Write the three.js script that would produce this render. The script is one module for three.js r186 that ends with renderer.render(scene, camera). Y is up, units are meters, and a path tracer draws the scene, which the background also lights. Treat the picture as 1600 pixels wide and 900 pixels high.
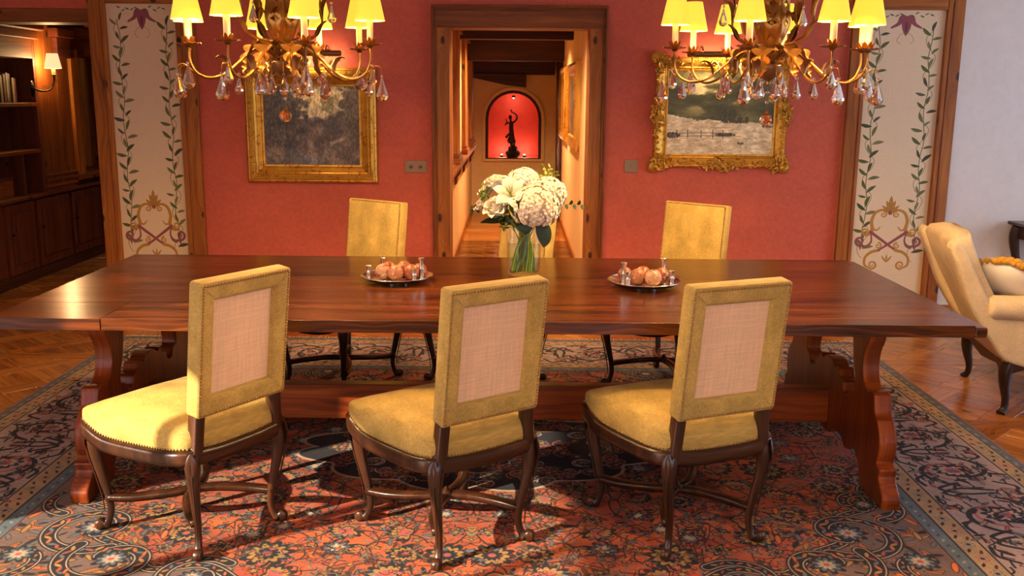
import * as THREE from 'three';
import { RoundedBoxGeometry } from 'three/addons/geometries/RoundedBoxGeometry.js';
import { mergeGeometries, mergeVertices, toCreasedNormals } from 'three/addons/utils/BufferGeometryUtils.js';
import { RectAreaLightUniformsLib } from 'three/addons/lights/RectAreaLightUniformsLib.js';

// ------------------------------------------------------------ camera, sky, sun, exposure
const scene = new THREE.Scene();
const camera = new THREE.PerspectiveCamera(33.4, 16 / 9, 0.05, 80);
camera.position.set(0, 1.62, 0);
camera.lookAt(0, 1.62 - 305 / 1500, -1);
camera.rotateZ(0.0084);
scene.background = new THREE.Color().setRGB(0.75, 0.89, 1.15).multiplyScalar(4.6);
const sun = new THREE.DirectionalLight(new THREE.Color().setRGB(1.0, 0.84, 0.6), 15);
sun.position.set(-0.8 * 9 - 1, 0.42 * 9, 0.6 * 9 - 3.3);
sun.target.position.set(-1, 0, -3.3);
sun.castShadow = true;
Object.assign(sun.shadow.camera, { left: -6, right: 6, top: 5, bottom: -5, near: 0.1, far: 30 });
sun.shadow.mapSize.set(2048, 2048); sun.shadow.radius = 1.0; sun.shadow.bias = -0.0004;
scene.add(sun, sun.target);
const renderer = new THREE.WebGLRenderer();
renderer.toneMapping = THREE.LinearToneMapping;
renderer.toneMappingExposure = 1.0;
renderer.shadowMap.enabled = true;
RectAreaLightUniformsLib.init();
const BULB = new THREE.Color().setRGB(1.0, 0.62, 0.26);
const BULB_POWER = 2.4;

// ------------------------------------------------------------ small tools
const V = (x, y, z) => new THREE.Vector3(x, y, z);
function rng(seed) { let s = seed >>> 0; return () => { s = (s + 0x6D2B79F5) | 0; let t = Math.imul(s ^ (s >>> 15), 1 | s); t = (t + Math.imul(t ^ (t >>> 7), 61 | t)) ^ t; return ((t ^ (t >>> 14)) >>> 0) / 4294967296; }; }
const R = rng(7);
const lerp = (a, b, t) => a + (b - a) * t, clamp = (x, a = 0, b = 1) => Math.min(b, Math.max(a, x));
const smooth = (a, b, x) => { const t = clamp((x - a) / (b - a)); return t * t * (3 - 2 * t); };
const hash = new Float32Array(65536); { const r = rng(99); for (let i = 0; i < 65536; i++) hash[i] = r(); }
function pn(x, y, px = 256, py = 256) {            // periodic value noise
  let xi = Math.floor(x), yi = Math.floor(y), fx = x - xi, fy = y - yi;
  fx = fx * fx * (3 - 2 * fx); fy = fy * fy * (3 - 2 * fy);
  const m = (a, n) => ((a % n) + n) % n, x0 = m(xi, px), x1 = m(xi + 1, px), y0 = m(yi, py), y1 = m(yi + 1, py);
  const h = (a, b) => hash[((a * 157 + b * 4099) ^ (b * 31)) & 65535];
  return lerp(lerp(h(x0, y0), h(x1, y0), fx), lerp(h(x0, y1), h(x1, y1), fx), fy);
}
function fbm(x, y, oct = 4, px = 256, py = 256) { let a = 0.5, s = 0, n = 0; for (let i = 0; i < oct; i++) { s += a * pn(x + i * 17 * px, y + i * 5 * py, px, py); n += a; a *= 0.5; x *= 2; y *= 2; px *= 2; py *= 2; } return s / n; }
const names = {};
function numbered(n) { const k = names[n] = (names[n] ?? -1) + 1; return k ? `${n}_${String(k).padStart(3, '0')}` : n; }
function shadow(o) { o.castShadow = o.receiveShadow = true; return o; }
function part(name, geo, mat, parent) { const m = shadow(new THREE.Mesh(Array.isArray(geo) ? merge(geo) : geo, mat)); m.name = name; parent.add(m); return m; }
function tag(o, label, category, group, kind) { Object.assign(o.userData, { label, category }); if (group) o.userData.group = group; if (kind) o.userData.kind = kind; return o; }
function thing(name, label, category, p = [0, 0, 0], turn = 0, group) { const o = new THREE.Group(); o.name = numbered(name); o.position.set(...p); o.rotation.y = turn; scene.add(o); return tag(o, label, category, group); }
function solo(name, geo, mat, label, category, group) { const m = part(numbered(name), geo, mat, scene); return tag(m, label, category, group); }
function struct(name, geo, mat, parent) { const m = part(parent ? name : numbered(name), geo, mat, parent ?? scene); if (!parent) m.userData.kind = 'structure'; return m; }
function structGroup(name) { const g = new THREE.Group(); g.name = numbered(name); g.userData.kind = 'structure'; scene.add(g); return g; }
function dup(root, p, turn, label, group) { const r = root.clone(); r.name = numbered(root.name.replace(/_\d{3}$/, '')); r.userData = { ...root.userData }; scene.add(r); r.position.set(...p); r.rotation.set(0, turn, 0); if (label) r.userData.label = label; if (group) r.userData.group = group; return r; }
function merge(list) { const l = list.map((g) => { const h = g.index ? g.toNonIndexed() : g; for (const k of Object.keys(h.attributes)) if (!['position', 'normal', 'uv'].includes(k)) h.deleteAttribute(k); if (!h.attributes.normal) h.computeVertexNormals(); if (!h.attributes.uv) h.setAttribute('uv', new THREE.BufferAttribute(new Float32Array(h.attributes.position.count * 2), 2)); h.morphAttributes = {}; return h; }); return l.length === 1 ? l[0] : mergeGeometries(l); }
// uv in metres, u along the grain
function grain(geo, axis = 'x', su = 1.6, sv = 0.8, ou = R() * 7, ov = R() * 7) {
  const g = geo.index ? geo.toNonIndexed() : geo, p = g.attributes.position, n = p.count, uv = new Float32Array(n * 2), a = V(), b = V(), c = V(), N = V(), ai = 'xyz'.indexOf(axis);
  for (let i = 0; i < n; i += 3) {
    a.fromBufferAttribute(p, i); b.fromBufferAttribute(p, i + 1); c.fromBufferAttribute(p, i + 2);
    N.copy(b).sub(a).cross(c.clone().sub(a));
    const k = [Math.abs(N.x), Math.abs(N.y), Math.abs(N.z)], face = k.indexOf(Math.max(...k));
    const others = [0, 1, 2].filter((q) => q !== face);
    const ua = others.includes(ai) ? ai : others[0], va = others.find((q) => q !== ua);
    [a, b, c].forEach((v, j) => { uv[(i + j) * 2] = v.getComponent(ua) / su * (face === ai ? 0.15 : 1) + ou; uv[(i + j) * 2 + 1] = v.getComponent(va) / sv + ov; });
  }
  g.setAttribute('uv', new THREE.BufferAttribute(uv, 2));
  return g;
}
function box(w, h, d, x = 0, y = 0, z = 0, bev = 0.004, axis) {
  const g = bev > 0 ? new RoundedBoxGeometry(w, h, d, 1, Math.min(bev, w / 2.01, h / 2.01, d / 2.01)) : new THREE.BoxGeometry(w, h, d);
  g.translate(x, y, z);
  return grain(g, axis ?? (w >= h && w >= d ? 'x' : h >= d ? 'y' : 'z'));
}
const bx = (x0, x1, y0, y1, z0, z1, bev = 0.004, axis) => box(x1 - x0, y1 - y0, z1 - z0, (x0 + x1) / 2, (y0 + y1) / 2, (z0 + z1) / 2, bev, axis);
const lathe = (pts, seg = 24) => new THREE.LatheGeometry(pts.map(([r, y]) => new THREE.Vector2(r, y)), seg);
function flat(g) { const h = g.index ? g.toNonIndexed() : g; h.deleteAttribute('normal'); h.computeVertexNormals(); return h; }
function smoothPath(pts, n = 24, closed = false) { return new THREE.CatmullRomCurve3(pts.map((p) => p.isVector3 ? p : V(...p)), closed, 'centripetal').getPoints(n); }
// sweep a 2-D profile (array of [a,b]) along a path; a lies along N (from hint), b along T x N
function sweep(path, profile, scale = () => 1, hint = V(0, 1, 0), closed = false) {
  const n = path.length, m = profile.length, pos = [], idx = [];
  for (let i = 0; i < n; i++) {
    const p0 = path[closed ? (i - 1 + n) % n : Math.max(0, i - 1)], p1 = path[closed ? (i + 1) % n : Math.min(n - 1, i + 1)];
    const T = p1.clone().sub(p0).normalize(), h = typeof hint === 'function' ? hint(i / (n - 1)) : hint, B = T.clone().cross(h).normalize(), N = B.clone().cross(T).normalize();
    let s = scale(i / (n - 1)); if (typeof s === 'number') s = [s, s];
    for (const [a, b] of profile) pos.push(...path[i].clone().addScaledVector(N, a * s[0]).addScaledVector(B, b * s[1]).toArray());
  }
  const rings = closed ? n : n - 1;
  for (let i = 0; i < rings; i++) for (let j = 0; j < m; j++) { const a = i * m + j, b = i * m + (j + 1) % m, c = ((i + 1) % n) * m + j, d = ((i + 1) % n) * m + (j + 1) % m; idx.push(a, b, c, b, d, c); }
  if (!closed) for (const [k, f] of [[0, 0], [n - 1, 1]]) { const c = pos.length / 3, ce = path[k]; pos.push(ce.x, ce.y, ce.z); for (let j = 0; j < m; j++) { const a = k * m + j, b = k * m + (j + 1) % m; f ? idx.push(a, b, c) : idx.push(b, a, c); } }
  const g = new THREE.BufferGeometry(); g.setAttribute('position', new THREE.Float32BufferAttribute(pos, 3)); g.setIndex(idx);
  orient(g); g.computeVertexNormals(); return grain(g, 'y');
}
function orient(g) {   // flip if the signed volume is negative
  const p = g.attributes.position, ix = g.index.array; let v = 0; const a = V(), b = V(), c = V();
  for (let i = 0; i < ix.length; i += 3) { a.fromBufferAttribute(p, ix[i]); b.fromBufferAttribute(p, ix[i + 1]); c.fromBufferAttribute(p, ix[i + 2]); v += a.dot(b.cross(c)); }
  if (v < 0) for (let i = 0; i < ix.length; i += 3) { const t = ix[i]; ix[i] = ix[i + 1]; ix[i + 1] = t; }
  return g;
}
// loft closed rings of equal length; caps by centre fan
function loft(rings, capA = true, capB = true) {
  const n = rings.length, m = rings[0].length, pos = [], idx = [];
  for (const r of rings) for (const p of r) pos.push(...(p.isVector3 ? p.toArray() : p));
  for (let i = 0; i < n - 1; i++) for (let j = 0; j < m; j++) { const a = i * m + j, b = i * m + (j + 1) % m, c = a + m, d = b + m; idx.push(a, b, c, b, d, c); }
  const cap = (k, f) => { const q = [0, 0, 0]; for (let j = 0; j < m; j++) for (let t = 0; t < 3; t++) q[t] += pos[(k * m + j) * 3 + t] / m; const c = pos.length / 3; pos.push(...q); for (let j = 0; j < m; j++) { const a = k * m + j, b = k * m + (j + 1) % m; f ? idx.push(a, b, c) : idx.push(b, a, c); } };
  if (capA) cap(0, false); if (capB) cap(n - 1, true);
  const g = new THREE.BufferGeometry(); g.setAttribute('position', new THREE.Float32BufferAttribute(pos, 3)); g.setIndex(idx); orient(g); g.computeVertexNormals(); return g;
}
const circle = (n, a = 1, b = a, pow = 1) => Array.from({ length: n }, (_, i) => { const t = i / n * Math.PI * 2, c = Math.cos(t), s = Math.sin(t); return [a * Math.sign(c) * Math.abs(c) ** pow, b * Math.sign(s) * Math.abs(s) ** pow]; });
const tube = (pts, r, n = 20, sides = 8, hint) => sweep(smoothPath(pts, n), circle(sides), typeof r === 'function' ? r : () => r, hint ?? V(0.13, 0.2, 0.97));
function extrude(pts, depth, bevel = 0.004, holes) { const s = new THREE.Shape(pts.map(([x, y]) => new THREE.Vector2(x, y))); if (holes) for (const h of holes) s.holes.push(new THREE.Path(h.map(([x, y]) => new THREE.Vector2(x, y)))); return new THREE.ExtrudeGeometry(s, { depth, bevelEnabled: bevel > 0, bevelThickness: bevel, bevelSize: bevel, bevelOffset: -bevel, bevelSegments: 2, curveSegments: 10 }); }
// a bent leaf: spine points, half width, lobes, cup
function leaf(spine, width, { lobes = 0, cup = 0.25, side = V(1, 0, 0), n = 12, thick = 0.0012, tip = 1, depth = 0.3 } = {}) {
  const path = smoothPath(spine, n), pos = [], idx = [], cols = 5;
  for (const s of [0, 1]) for (let i = 0; i <= n; i++) {
    const t = i / n, T = path[Math.min(n, i + 1)].clone().sub(path[Math.max(0, i - 1)]).normalize(), S = side.clone().addScaledVector(T, -side.dot(T)).normalize(), U = S.clone().cross(T);
    const w = width * Math.pow(Math.sin(Math.PI * Math.pow(clamp(t * 0.97 + 0.03), 0.8 * tip)), 0.8) * (1 + (lobes ? depth * (Math.abs(Math.sin(t * lobes * Math.PI)) - 0.5) : 0)) + 0.0004;
    for (let j = 0; j < cols; j++) { const q = (j / (cols - 1)) * 2 - 1; pos.push(...path[i].clone().addScaledVector(S, q * w).addScaledVector(U, cup * w * (q * q) + (s ? thick : 0)).toArray()); }
  }
  const L = (n + 1) * cols;
  for (const s of [0, 1]) for (let i = 0; i < n; i++) for (let j = 0; j < cols - 1; j++) { const a = s * L + i * cols + j, b = a + 1, c = a + cols, d = c + 1; s ? idx.push(a, b, c, b, d, c) : idx.push(b, a, c, d, b, c); }
  const g = new THREE.BufferGeometry(); g.setAttribute('position', new THREE.Float32BufferAttribute(pos, 3)); g.setIndex(idx); g.computeVertexNormals(); g.setAttribute('uv', new THREE.Float32BufferAttribute(new Float32Array(pos.length / 3 * 2), 2)); return g;
}
// ------------------------------------------------------------ materials
function dataTex(w, h, fn, srgb = true, repeat = true) {
  const d = new Uint8Array(w * h * 4);
  for (let y = 0; y < h; y++) for (let x = 0; x < w; x++) { const c = fn(x / w, y / h), i = (y * w + x) * 4; d[i] = clamp(c[0], 0, 255); d[i + 1] = clamp(c[1], 0, 255); d[i + 2] = clamp(c[2], 0, 255); d[i + 3] = 255; }
  const t = new THREE.DataTexture(d, w, h); t.magFilter = THREE.LinearFilter; t.minFilter = THREE.LinearMipmapLinearFilter; t.generateMipmaps = true;
  if (repeat) t.wrapS = t.wrapT = THREE.RepeatWrapping; if (srgb) t.colorSpace = THREE.SRGBColorSpace; t.needsUpdate = true; return t;
}
const mix3 = (a, b, t) => [lerp(a[0], b[0], t), lerp(a[1], b[1], t), lerp(a[2], b[2], t)];
function woodMap(dark, mid, light, { knots = 0, seed = 1, streak = 1, w = 768, h = 384 } = {}) {
  const r = rng(seed), ks = Array.from({ length: knots }, () => [r(), r(), 0.010 + 0.014 * r()]);
  return dataTex(w, h, (u, v) => {
    let warp = fbm(u * 4, v * 8 + seed, 3, 4, 8) * 0.10, kn = 0;
    for (const [ku, kv, kr] of ks) { let du = Math.abs(u - ku), dv = Math.abs(v - kv); du = Math.min(du, 1 - du); dv = Math.min(dv, 1 - dv); const q = Math.hypot(du * 1.1, dv * 1.1 ) / kr; if (q < 9) { warp += 0.06 * Math.exp(-q * 0.45) * Math.sign(v - kv); kn = Math.max(kn, q < 1.5 ? 1 - smooth(0.55, 1.35, q) : 0); } }
    const vv = v + warp;
    const band = 0.5 + 0.5 * Math.sin((vv * 16 + fbm(u * 2, vv * 16, 2, 2, 16) * 2.4) * Math.PI * 2);
    const fine = fbm(u * 10, vv * 190, 3, 10, 190), broad = fbm(u * 3, vv * 12, 3, 3, 12);
    const t = clamp(0.12 + 0.26 * band * streak + 0.40 * fine * streak + 0.85 * (broad - 0.35));
    let c = t < 0.5 ? mix3(dark, mid, t * 2) : mix3(mid, light, t * 2 - 1);
    return kn ? mix3(c, [dark[0] * 0.45, dark[1] * 0.38, dark[2] * 0.35], kn * 0.9) : c;
  });
}
const grainBump = dataTex(512, 256, (u, v) => { const t = 255 * fbm(u * 8, v * 120 + 6 * fbm(u * 4, v * 6, 2, 4, 6), 3, 8, 120); return [t, t, t]; }, false);
const std = (o) => new THREE.MeshStandardMaterial(o);
const phys = (o) => new THREE.MeshPhysicalMaterial(o);
const wood = (map, rough = 0.45, extra = {}) => phys({ map, roughness: rough, specularIntensity: 0.7, bumpMap: grainBump, bumpScale: 0.0006, ...extra });
const M = {};
const tabMaps = [[[18, 7, 3], [60, 26, 8], [112, 56, 18]], [[16, 6, 3], [53, 23, 8], [100, 48, 15]], [[20, 8, 3], [66, 30, 10], [120, 62, 21]]].map((c, i) => woodMap(...c, { knots: 2, seed: 11 + i, w: 1024, h: 512, streak: 1.3 }));
M.table = tabMaps.map((m) => wood(m, 0.26, { clearcoat: 0.3, clearcoatRoughness: 0.18, bumpScale: 0.0009 }));
M.trestle = wood(woodMap([66, 24, 6], [122, 50, 13], [158, 76, 22], { seed: 21 }), 0.3, { clearcoat: 0.3, clearcoatRoughness: 0.2 });
M.pine = wood(woodMap([104, 52, 12], [150, 84, 24], [182, 114, 40], { knots: 7, seed: 31 }), 0.55);
M.pineDark = wood(woodMap([76, 34, 9], [118, 59, 17], [148, 84, 28], { knots: 6, seed: 33 }), 0.55);
M.cab = wood(woodMap([60, 24, 14], [92, 42, 24], [118, 60, 34], { knots: 7, seed: 41 }), 0.5);
M.beam = wood(woodMap([40, 18, 10], [62, 30, 17], [84, 44, 26], { knots: 3, seed: 43 }), 0.55);
M.walnut = wood(woodMap([26, 13, 7], [52, 27, 14], [80, 44, 24], { seed: 51 }), 0.32, { clearcoat: 0.25, clearcoatRoughness: 0.25 });
M.ebony = wood(woodMap([22, 13, 9], [38, 22, 15], [56, 34, 24], { seed: 53 }), 0.32);
const floorMaps = [[[112, 62, 20], [148, 88, 34], [172, 110, 50]], [[100, 53, 17], [134, 77, 29], [160, 98, 42]], [[122, 70, 25], [158, 98, 42], [182, 122, 60]]].map((c, i) => woodMap(...c, { seed: 61 + i, knots: 1, w: 512, h: 256 }));
M.parquet = floorMaps.map((m) => wood(m, 0.22, { clearcoat: 0.2, clearcoatRoughness: 0.2 }));
M.subfloor = std({ color: 0x4a2c18, roughness: 0.8 });
const weave = dataTex(256, 256, (u, v) => { const a = 0.5 + 0.5 * Math.sin(u * Math.PI * 2 * 64), b = 0.5 + 0.5 * Math.sin(v * Math.PI * 2 * 64), t = 120 + 70 * (a * b) + 60 * (pn(u * 128, v * 128, 128, 128) - 0.5); return [t, t, t]; }, false);
const plasterBump = dataTex(512, 512, (u, v) => { const t = 255 * (0.6 * fbm(u * 12, v * 12, 4, 12, 12) + 0.4 * fbm(u * 90, v * 90, 2, 90, 90)); return [t, t, t]; }, false);
const tint = (base, amt, f, f2 = 60) => dataTex(512, 512, (u, v) => { const t = (fbm(u * f, v * f, 4, f, f) - 0.5) * amt + (fbm(u * f2, v * f2, 2, f2, f2) - 0.5) * amt * 0.7; return base.map((c) => c * (1 + t)); });
M.red = std({ map: tint([198, 93, 71], 0.15, 6, 110), roughness: 0.82, bumpMap: plasterBump, bumpScale: 0.0012 });
M.white = std({ map: tint([222, 214, 208], 0.05, 5), roughness: 0.85, bumpMap: plasterBump, bumpScale: 0.002 });
M.cream = std({ map: tint([224, 190, 140], 0.07, 5), roughness: 0.85, bumpMap: plasterBump, bumpScale: 0.002 });
M.ceiling = std({ map: tint([226, 216, 200], 0.04, 5), roughness: 0.9 });
M.niche = std({ map: tint([190, 58, 44], 0.12, 6), roughness: 0.6 });
// velvet: pile lies this way and that, so the tone comes in brushed patches
const velvetMap = (c) => dataTex(512, 512, (u, v) => { const a = fbm(u * 5, v * 7, 4, 5, 7), b = fbm(u * 110, v * 110, 2, 110, 110), t = 0.80 + 0.30 * a + 0.22 * (b - 0.5); return [c[0] * t, c[1] * t, c[2] * t * (0.95 + 0.1 * a)]; });
M.velvet = phys({ map: velvetMap([182, 150, 76]), roughness: 0.85, sheen: 0.35, sheenRoughness: 0.45, sheenColor: new THREE.Color(0.7, 0.64, 0.42), bumpMap: weave, bumpScale: 0.0008 });
M.linen = std({ map: dataTex(512, 512, (u, v) => { const a = fbm(u * 8, v * 150, 2, 8, 150), b = fbm(u * 150, v * 8, 2, 150, 8), t = 0.90 + 0.2 * (a * 0.5 + b * 0.5) ; return [220 * t, 182 * t, 146 * t]; }), roughness: 0.95, bumpMap: weave, bumpScale: 0.0006 });
M.cream_cloth = phys({ map: dataTex(512, 512, (u, v) => { const t = 0.88 + 0.2 * fbm(u * 6, v * 6, 4, 6, 6) + 0.1 * (fbm(u * 120, v * 120, 2, 120, 120) - 0.5); return [214 * t, 190 * t, 152 * t]; }), roughness: 0.9, sheen: 0.3, sheenRoughness: 0.5, bumpMap: weave, bumpScale: 0.0008 });
M.whitecloth = std({ color: 0xe4dccd, roughness: 0.92, bumpMap: weave, bumpScale: 0.0006 });
M.goldfringe = std({ color: 0xc08a26, roughness: 0.8 });
M.brass = std({ color: new THREE.Color().setRGB(0.50, 0.30, 0.10), metalness: 1, roughness: 0.38 });
M.nail = std({ color: new THREE.Color().setRGB(0.34, 0.20, 0.075), metalness: 1, roughness: 0.36 });
const giltMap = dataTex(256, 256, (u, v) => { const t = fbm(u * 8, v * 8, 4, 8, 8), k = smooth(0.60, 0.75, fbm(u * 20 + 5, v * 20, 3, 20, 20)); return mix3(mix3([190, 134, 44], [226, 176, 76], t), [120, 66, 26], k * 0.6); });
M.gilt = std({ map: giltMap, metalness: 0.75, roughness: 0.4, bumpMap: plasterBump, bumpScale: 0.0015 });
M.giltChand = std({ map: dataTex(256, 256, (u, v) => { const t = fbm(u * 6, v * 6, 4, 6, 6), k = smooth(0.55, 0.75, fbm(u * 14 + 3, v * 14, 3, 14, 14)); return mix3(mix3([126, 80, 32], [186, 136, 64], t), [64, 33, 15], k * 0.85); }), metalness: 0.9, roughness: 0.3 });
M.giltDark = std({ color: new THREE.Color().setRGB(0.26, 0.13, 0.05), metalness: 0.85, roughness: 0.4 });
M.silver = std({ color: new THREE.Color().setRGB(0.80, 0.76, 0.70), metalness: 1, roughness: 0.16 });
M.crystal = phys({ color: 0xffffff, roughness: 0.0, transmission: 1, thickness: 0.02, ior: 1.56, specularIntensity: 1 });
M.amber = phys({ color: 0xffe2c0, roughness: 0.0, transmission: 1, thickness: 0.03, ior: 1.56, attenuationColor: new THREE.Color(0.95, 0.7, 0.45), attenuationDistance: 0.06 });
M.glass = phys({ color: 0xffffff, roughness: 0.0, transmission: 1, thickness: 0, ior: 1.45 });
M.water = phys({ color: 0xf4fbee, roughness: 0.0, transmission: 1, thickness: 0, ior: 1.2 });
M.pane = phys({ color: 0xffffff, roughness: 0.0, transmission: 1, thickness: 0, ior: 1.45 });
M.candle = std({ color: 0xe8d2a0, roughness: 0.6 });
M.shade = phys({ color: 0xe8c84a, roughness: 0.9, emissive: new THREE.Color().setRGB(1.0, 0.74, 0.06), emissiveIntensity: 0.78, side: THREE.DoubleSide });
M.bulb = std({ color: 0xffffff, emissive: new THREE.Color().setRGB(1.0, 0.72, 0.36), emissiveIntensity: 5 });
M.shadePale = phys({ color: 0xf2dcb0, roughness: 0.9, emissive: new THREE.Color().setRGB(1.0, 0.68, 0.32), emissiveIntensity: 1.1, side: THREE.DoubleSide });
M.iron = std({ color: 0x1f1712, metalness: 0.7, roughness: 0.45 });
M.bronze = std({ color: new THREE.Color().setRGB(0.035, 0.018, 0.012), metalness: 0.6, roughness: 0.45 });
M.plate = std({ color: new THREE.Color().setRGB(0.26, 0.17, 0.11), metalness: 0.7, roughness: 0.5 });
M.leaf = phys({ color: 0x3c5a22, roughness: 0.6, side: THREE.DoubleSide });
M.leafDark = phys({ color: 0x24381e, roughness: 0.55, side: THREE.DoubleSide });
M.leafLime = phys({ color: 0x93a23a, roughness: 0.6, side: THREE.DoubleSide });
M.stem = std({ color: 0x7c9636, roughness: 0.6 });
M.petal = phys({ color: 0xf3ead0, roughness: 0.75, side: THREE.DoubleSide, transmission: 0.15, thickness: 0 });
M.petalWarm = phys({ color: 0xf1dfc2, roughness: 0.75, side: THREE.DoubleSide, transmission: 0.15, thickness: 0 });
M.leather = [0x5a2418, 0x6e5a3a, 0x3a2a20, 0x7a6a4a, 0x4a1f1a].map((c) => std({ color: c, roughness: 0.6 }));
const canvas = (w, h) => { const c = document.createElement('canvas'); c.width = w; c.height = h; return c; };
const canvasTex = (c) => { const t = new THREE.CanvasTexture(c); t.colorSpace = THREE.SRGBColorSpace; t.magFilter = THREE.LinearFilter; return t; };
// ------------------------------------------------------------ the room shell
const CEIL = 2.62, ZW = -7.29, XL = -4.11, XR = 5.2, ZB = 1.6;
const RUG = { x0: -2.585, x1: 2.30, z0: -6.2, z1: -2.2 };
{
  const slab = struct('floor', bx(-4.75, 5.5, -0.2, -0.016, -14.3, 1.9, 0), M.subfloor);
  // parquet: square panels, each framed and filled with a diagonal lattice; every board is a piece of its own
  const clip = (poly, x0, x1, z0, z1) => {
    for (const [k, lim, sgn] of [[0, x0, 1], [0, x1, -1], [1, z0, 1], [1, z1, -1]]) {
      const out = []; for (let i = 0; i < poly.length; i++) { const a = poly[i], b = poly[(i + 1) % poly.length], da = (a[k] - lim) * sgn, db = (b[k] - lim) * sgn; if (da >= 0) out.push(a); if ((da >= 0) !== (db >= 0)) { const t = da / (da - db); out.push([lerp(a[0], b[0], t), lerp(a[1], b[1], t)]); } }
      poly = out; if (!poly.length) return poly;
    } return poly;
  };
  const area = (p) => Math.abs(p.reduce((s, a, i) => { const b = p[(i + 1) % p.length]; return s + a[0] * b[1] - a[1] * b[0]; }, 0)) / 2;
  const inset = (p, d) => { const cx = p.reduce((s, q) => s + q[0], 0) / p.length, cz = p.reduce((s, q) => s + q[1], 0) / p.length; return p.map(([x, z]) => { const l = Math.hypot(x - cx, z - cz); const f = Math.max(0, 1 - d * 1.3 / l); return [cx + (x - cx) * f, cz + (z - cz) * f]; }); };
  function board(poly, ang) {      // thin prism with a chamfered arris; poly in x,z
    const n = poly.length, top = inset(poly, 0.0022), pos = [], idx = [], uv = [], ou = R() * 9, ov = R() * 9, c = Math.cos(ang), s = Math.sin(ang);
    const put = (p, y) => { pos.push(p[0], y, p[1]); uv.push((p[0] * c + p[1] * s) / 1.2 + ou, (-p[0] * s + p[1] * c) / 0.6 + ov); };
    poly.forEach((p) => put(p, -0.016)); poly.forEach((p) => put(p, -0.0018)); top.forEach((p) => put(p, 0));
    for (let k = 0; k < 2; k++) for (let i = 0; i < n; i++) { const j = (i + 1) % n, a = k * n + i, b = k * n + j, d = a + n, e = b + n; idx.push(a, d, b, b, d, e); }
    for (let i = 1; i < n - 1; i++) idx.push(2 * n, 2 * n + i + 1, 2 * n + i);
    const g = new THREE.BufferGeometry(); g.setAttribute('position', new THREE.Float32BufferAttribute(pos, 3)); g.setAttribute('uv', new THREE.Float32BufferAttribute(uv, 2)); g.setIndex(idx);
    const h = g.toNonIndexed(); h.computeVertexNormals();
    if (h.attributes.normal.getY(h.attributes.normal.count - 1) < 0) { const i2 = []; for (let i = 0; i < idx.length; i += 3) i2.push(idx[i], idx[i + 2], idx[i + 1]); g.setIndex(i2); const q = g.toNonIndexed(); q.computeVertexNormals(); return q; }
    return h;
  }
  const S = 1.12, F = 0.12, pieces = [];
  const inRug = (p) => p.every(([x, z]) => x > RUG.x0 + 0.05 && x < RUG.x1 - 0.05 && z > RUG.z0 + 0.05 && z < RUG.z1 - 0.05);
  for (let i = -5; i < 6; i++) for (let j = -11; j < 2; j++) {
    const x0 = -0.3 + i * S, z0 = -0.2 + j * S; if (x0 + S < -4.6 || x0 > XR || z0 + S < -10.6 || z0 > ZB) continue;
    const cx = x0 + S / 2, cz = z0 + S / 2, put = (poly, ang) => { poly = clip(poly, Math.max(-4.6, -9), XR, -10.6, ZB); if (poly.length > 2 && area(poly) > 0.0012 && !inRug(poly)) pieces.push([poly, ang]); };
    put([[x0, z0], [x0 + S, z0], [x0 + S, z0 + F], [x0, z0 + F]], 0);
    put([[x0, z0 + F], [x0 + F, z0 + F], [x0 + F, z0 + S], [x0, z0 + S]], Math.PI / 2);
    const c = Math.SQRT1_2, rot = (a, b) => [cx + (a + b) * c, cz + (b - a) * c], L = 0.37, W = 0.125;
    const lim = [x0 + F, x0 + S, z0 + F, z0 + S];
    for (let p = -3; p <= 3; p++) for (let q = -3; q <= 3; q++) {
      const a0 = p * L, b0 = q * L, quad = (a, b, w, h, ang) => { const poly = clip([rot(a, b), rot(a + w, b), rot(a + w, b + h), rot(a, b + h)], ...lim); if (poly.length > 2) put(poly, ang); };
      const over = (p + q) % 2 === 0;
      quad(a0 - W / 2, b0 - W / 2 - (over ? 0 : 0), W, W, over ? Math.PI / 4 : -Math.PI / 4);
      quad(a0 + W / 2, b0 - W / 2, L - W, W, -Math.PI / 4);
      quad(a0 - W / 2, b0 + W / 2, W, L - W, Math.PI / 4);
      quad(a0 + W / 2, b0 + W / 2, (L - W) / 2, L - W, Math.PI / 4);
      quad(a0 + W / 2 + (L - W) / 2, b0 + W / 2, (L - W) / 2, L - W, Math.PI / 4);
    }
  }
  // the 280 boards that show largest in the photograph are parts, the others one part of stuff
  const fw = V(0, -0.2, -0.98), seen = (poly) => { const x = poly.reduce((s, p) => s + p[0], 0) / poly.length, z = poly.reduce((s, p) => s + p[1], 0) / poly.length; const d = -z; const u = x / d * 1500 + 800, yy = 1.62 / d * 1500 + 145; if (d < 2.9 || u < -40 || u > 1640 || yy > 920) return 0; const hid = (x > -2 && x < 1.8 && z > -7 && z < -3.5); if (z < ZW && x > -3.1) return 0; return area(poly) / d ** 3 * (hid ? 0.05 : 1); };
  pieces.sort((a, b) => seen(b[0]) - seen(a[0]));
  pieces.slice(0, 280).forEach(([p, a]) => part('plank', board(p, a), M.parquet[Math.floor(R() * 3)], slab));
  const rest = [[], [], []]; pieces.slice(280).forEach(([p, a]) => rest[Math.floor(R() * 3)].push(board(p, a)));
  rest.forEach((l, k) => { part('far_planks', l, M.parquet[k], slab).userData.kind = 'stuff'; });
  // corridor boards laid across
  for (let z = -7.29, k = 0; z > -13.4; z -= 0.2, k++) part('plank', board([[-0.62, z], [0.66, z], [0.66, z - 0.2], [-0.62, z - 0.2]], 0), M.parquet[(k * 7) % 3], slab);
}
const solidUV = (g, s = 2.2) => grain(g, 'x', s, s, 0, 0);
const wl = (...a) => { const g = bx(...a, 0); return solidUV(g); };
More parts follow.
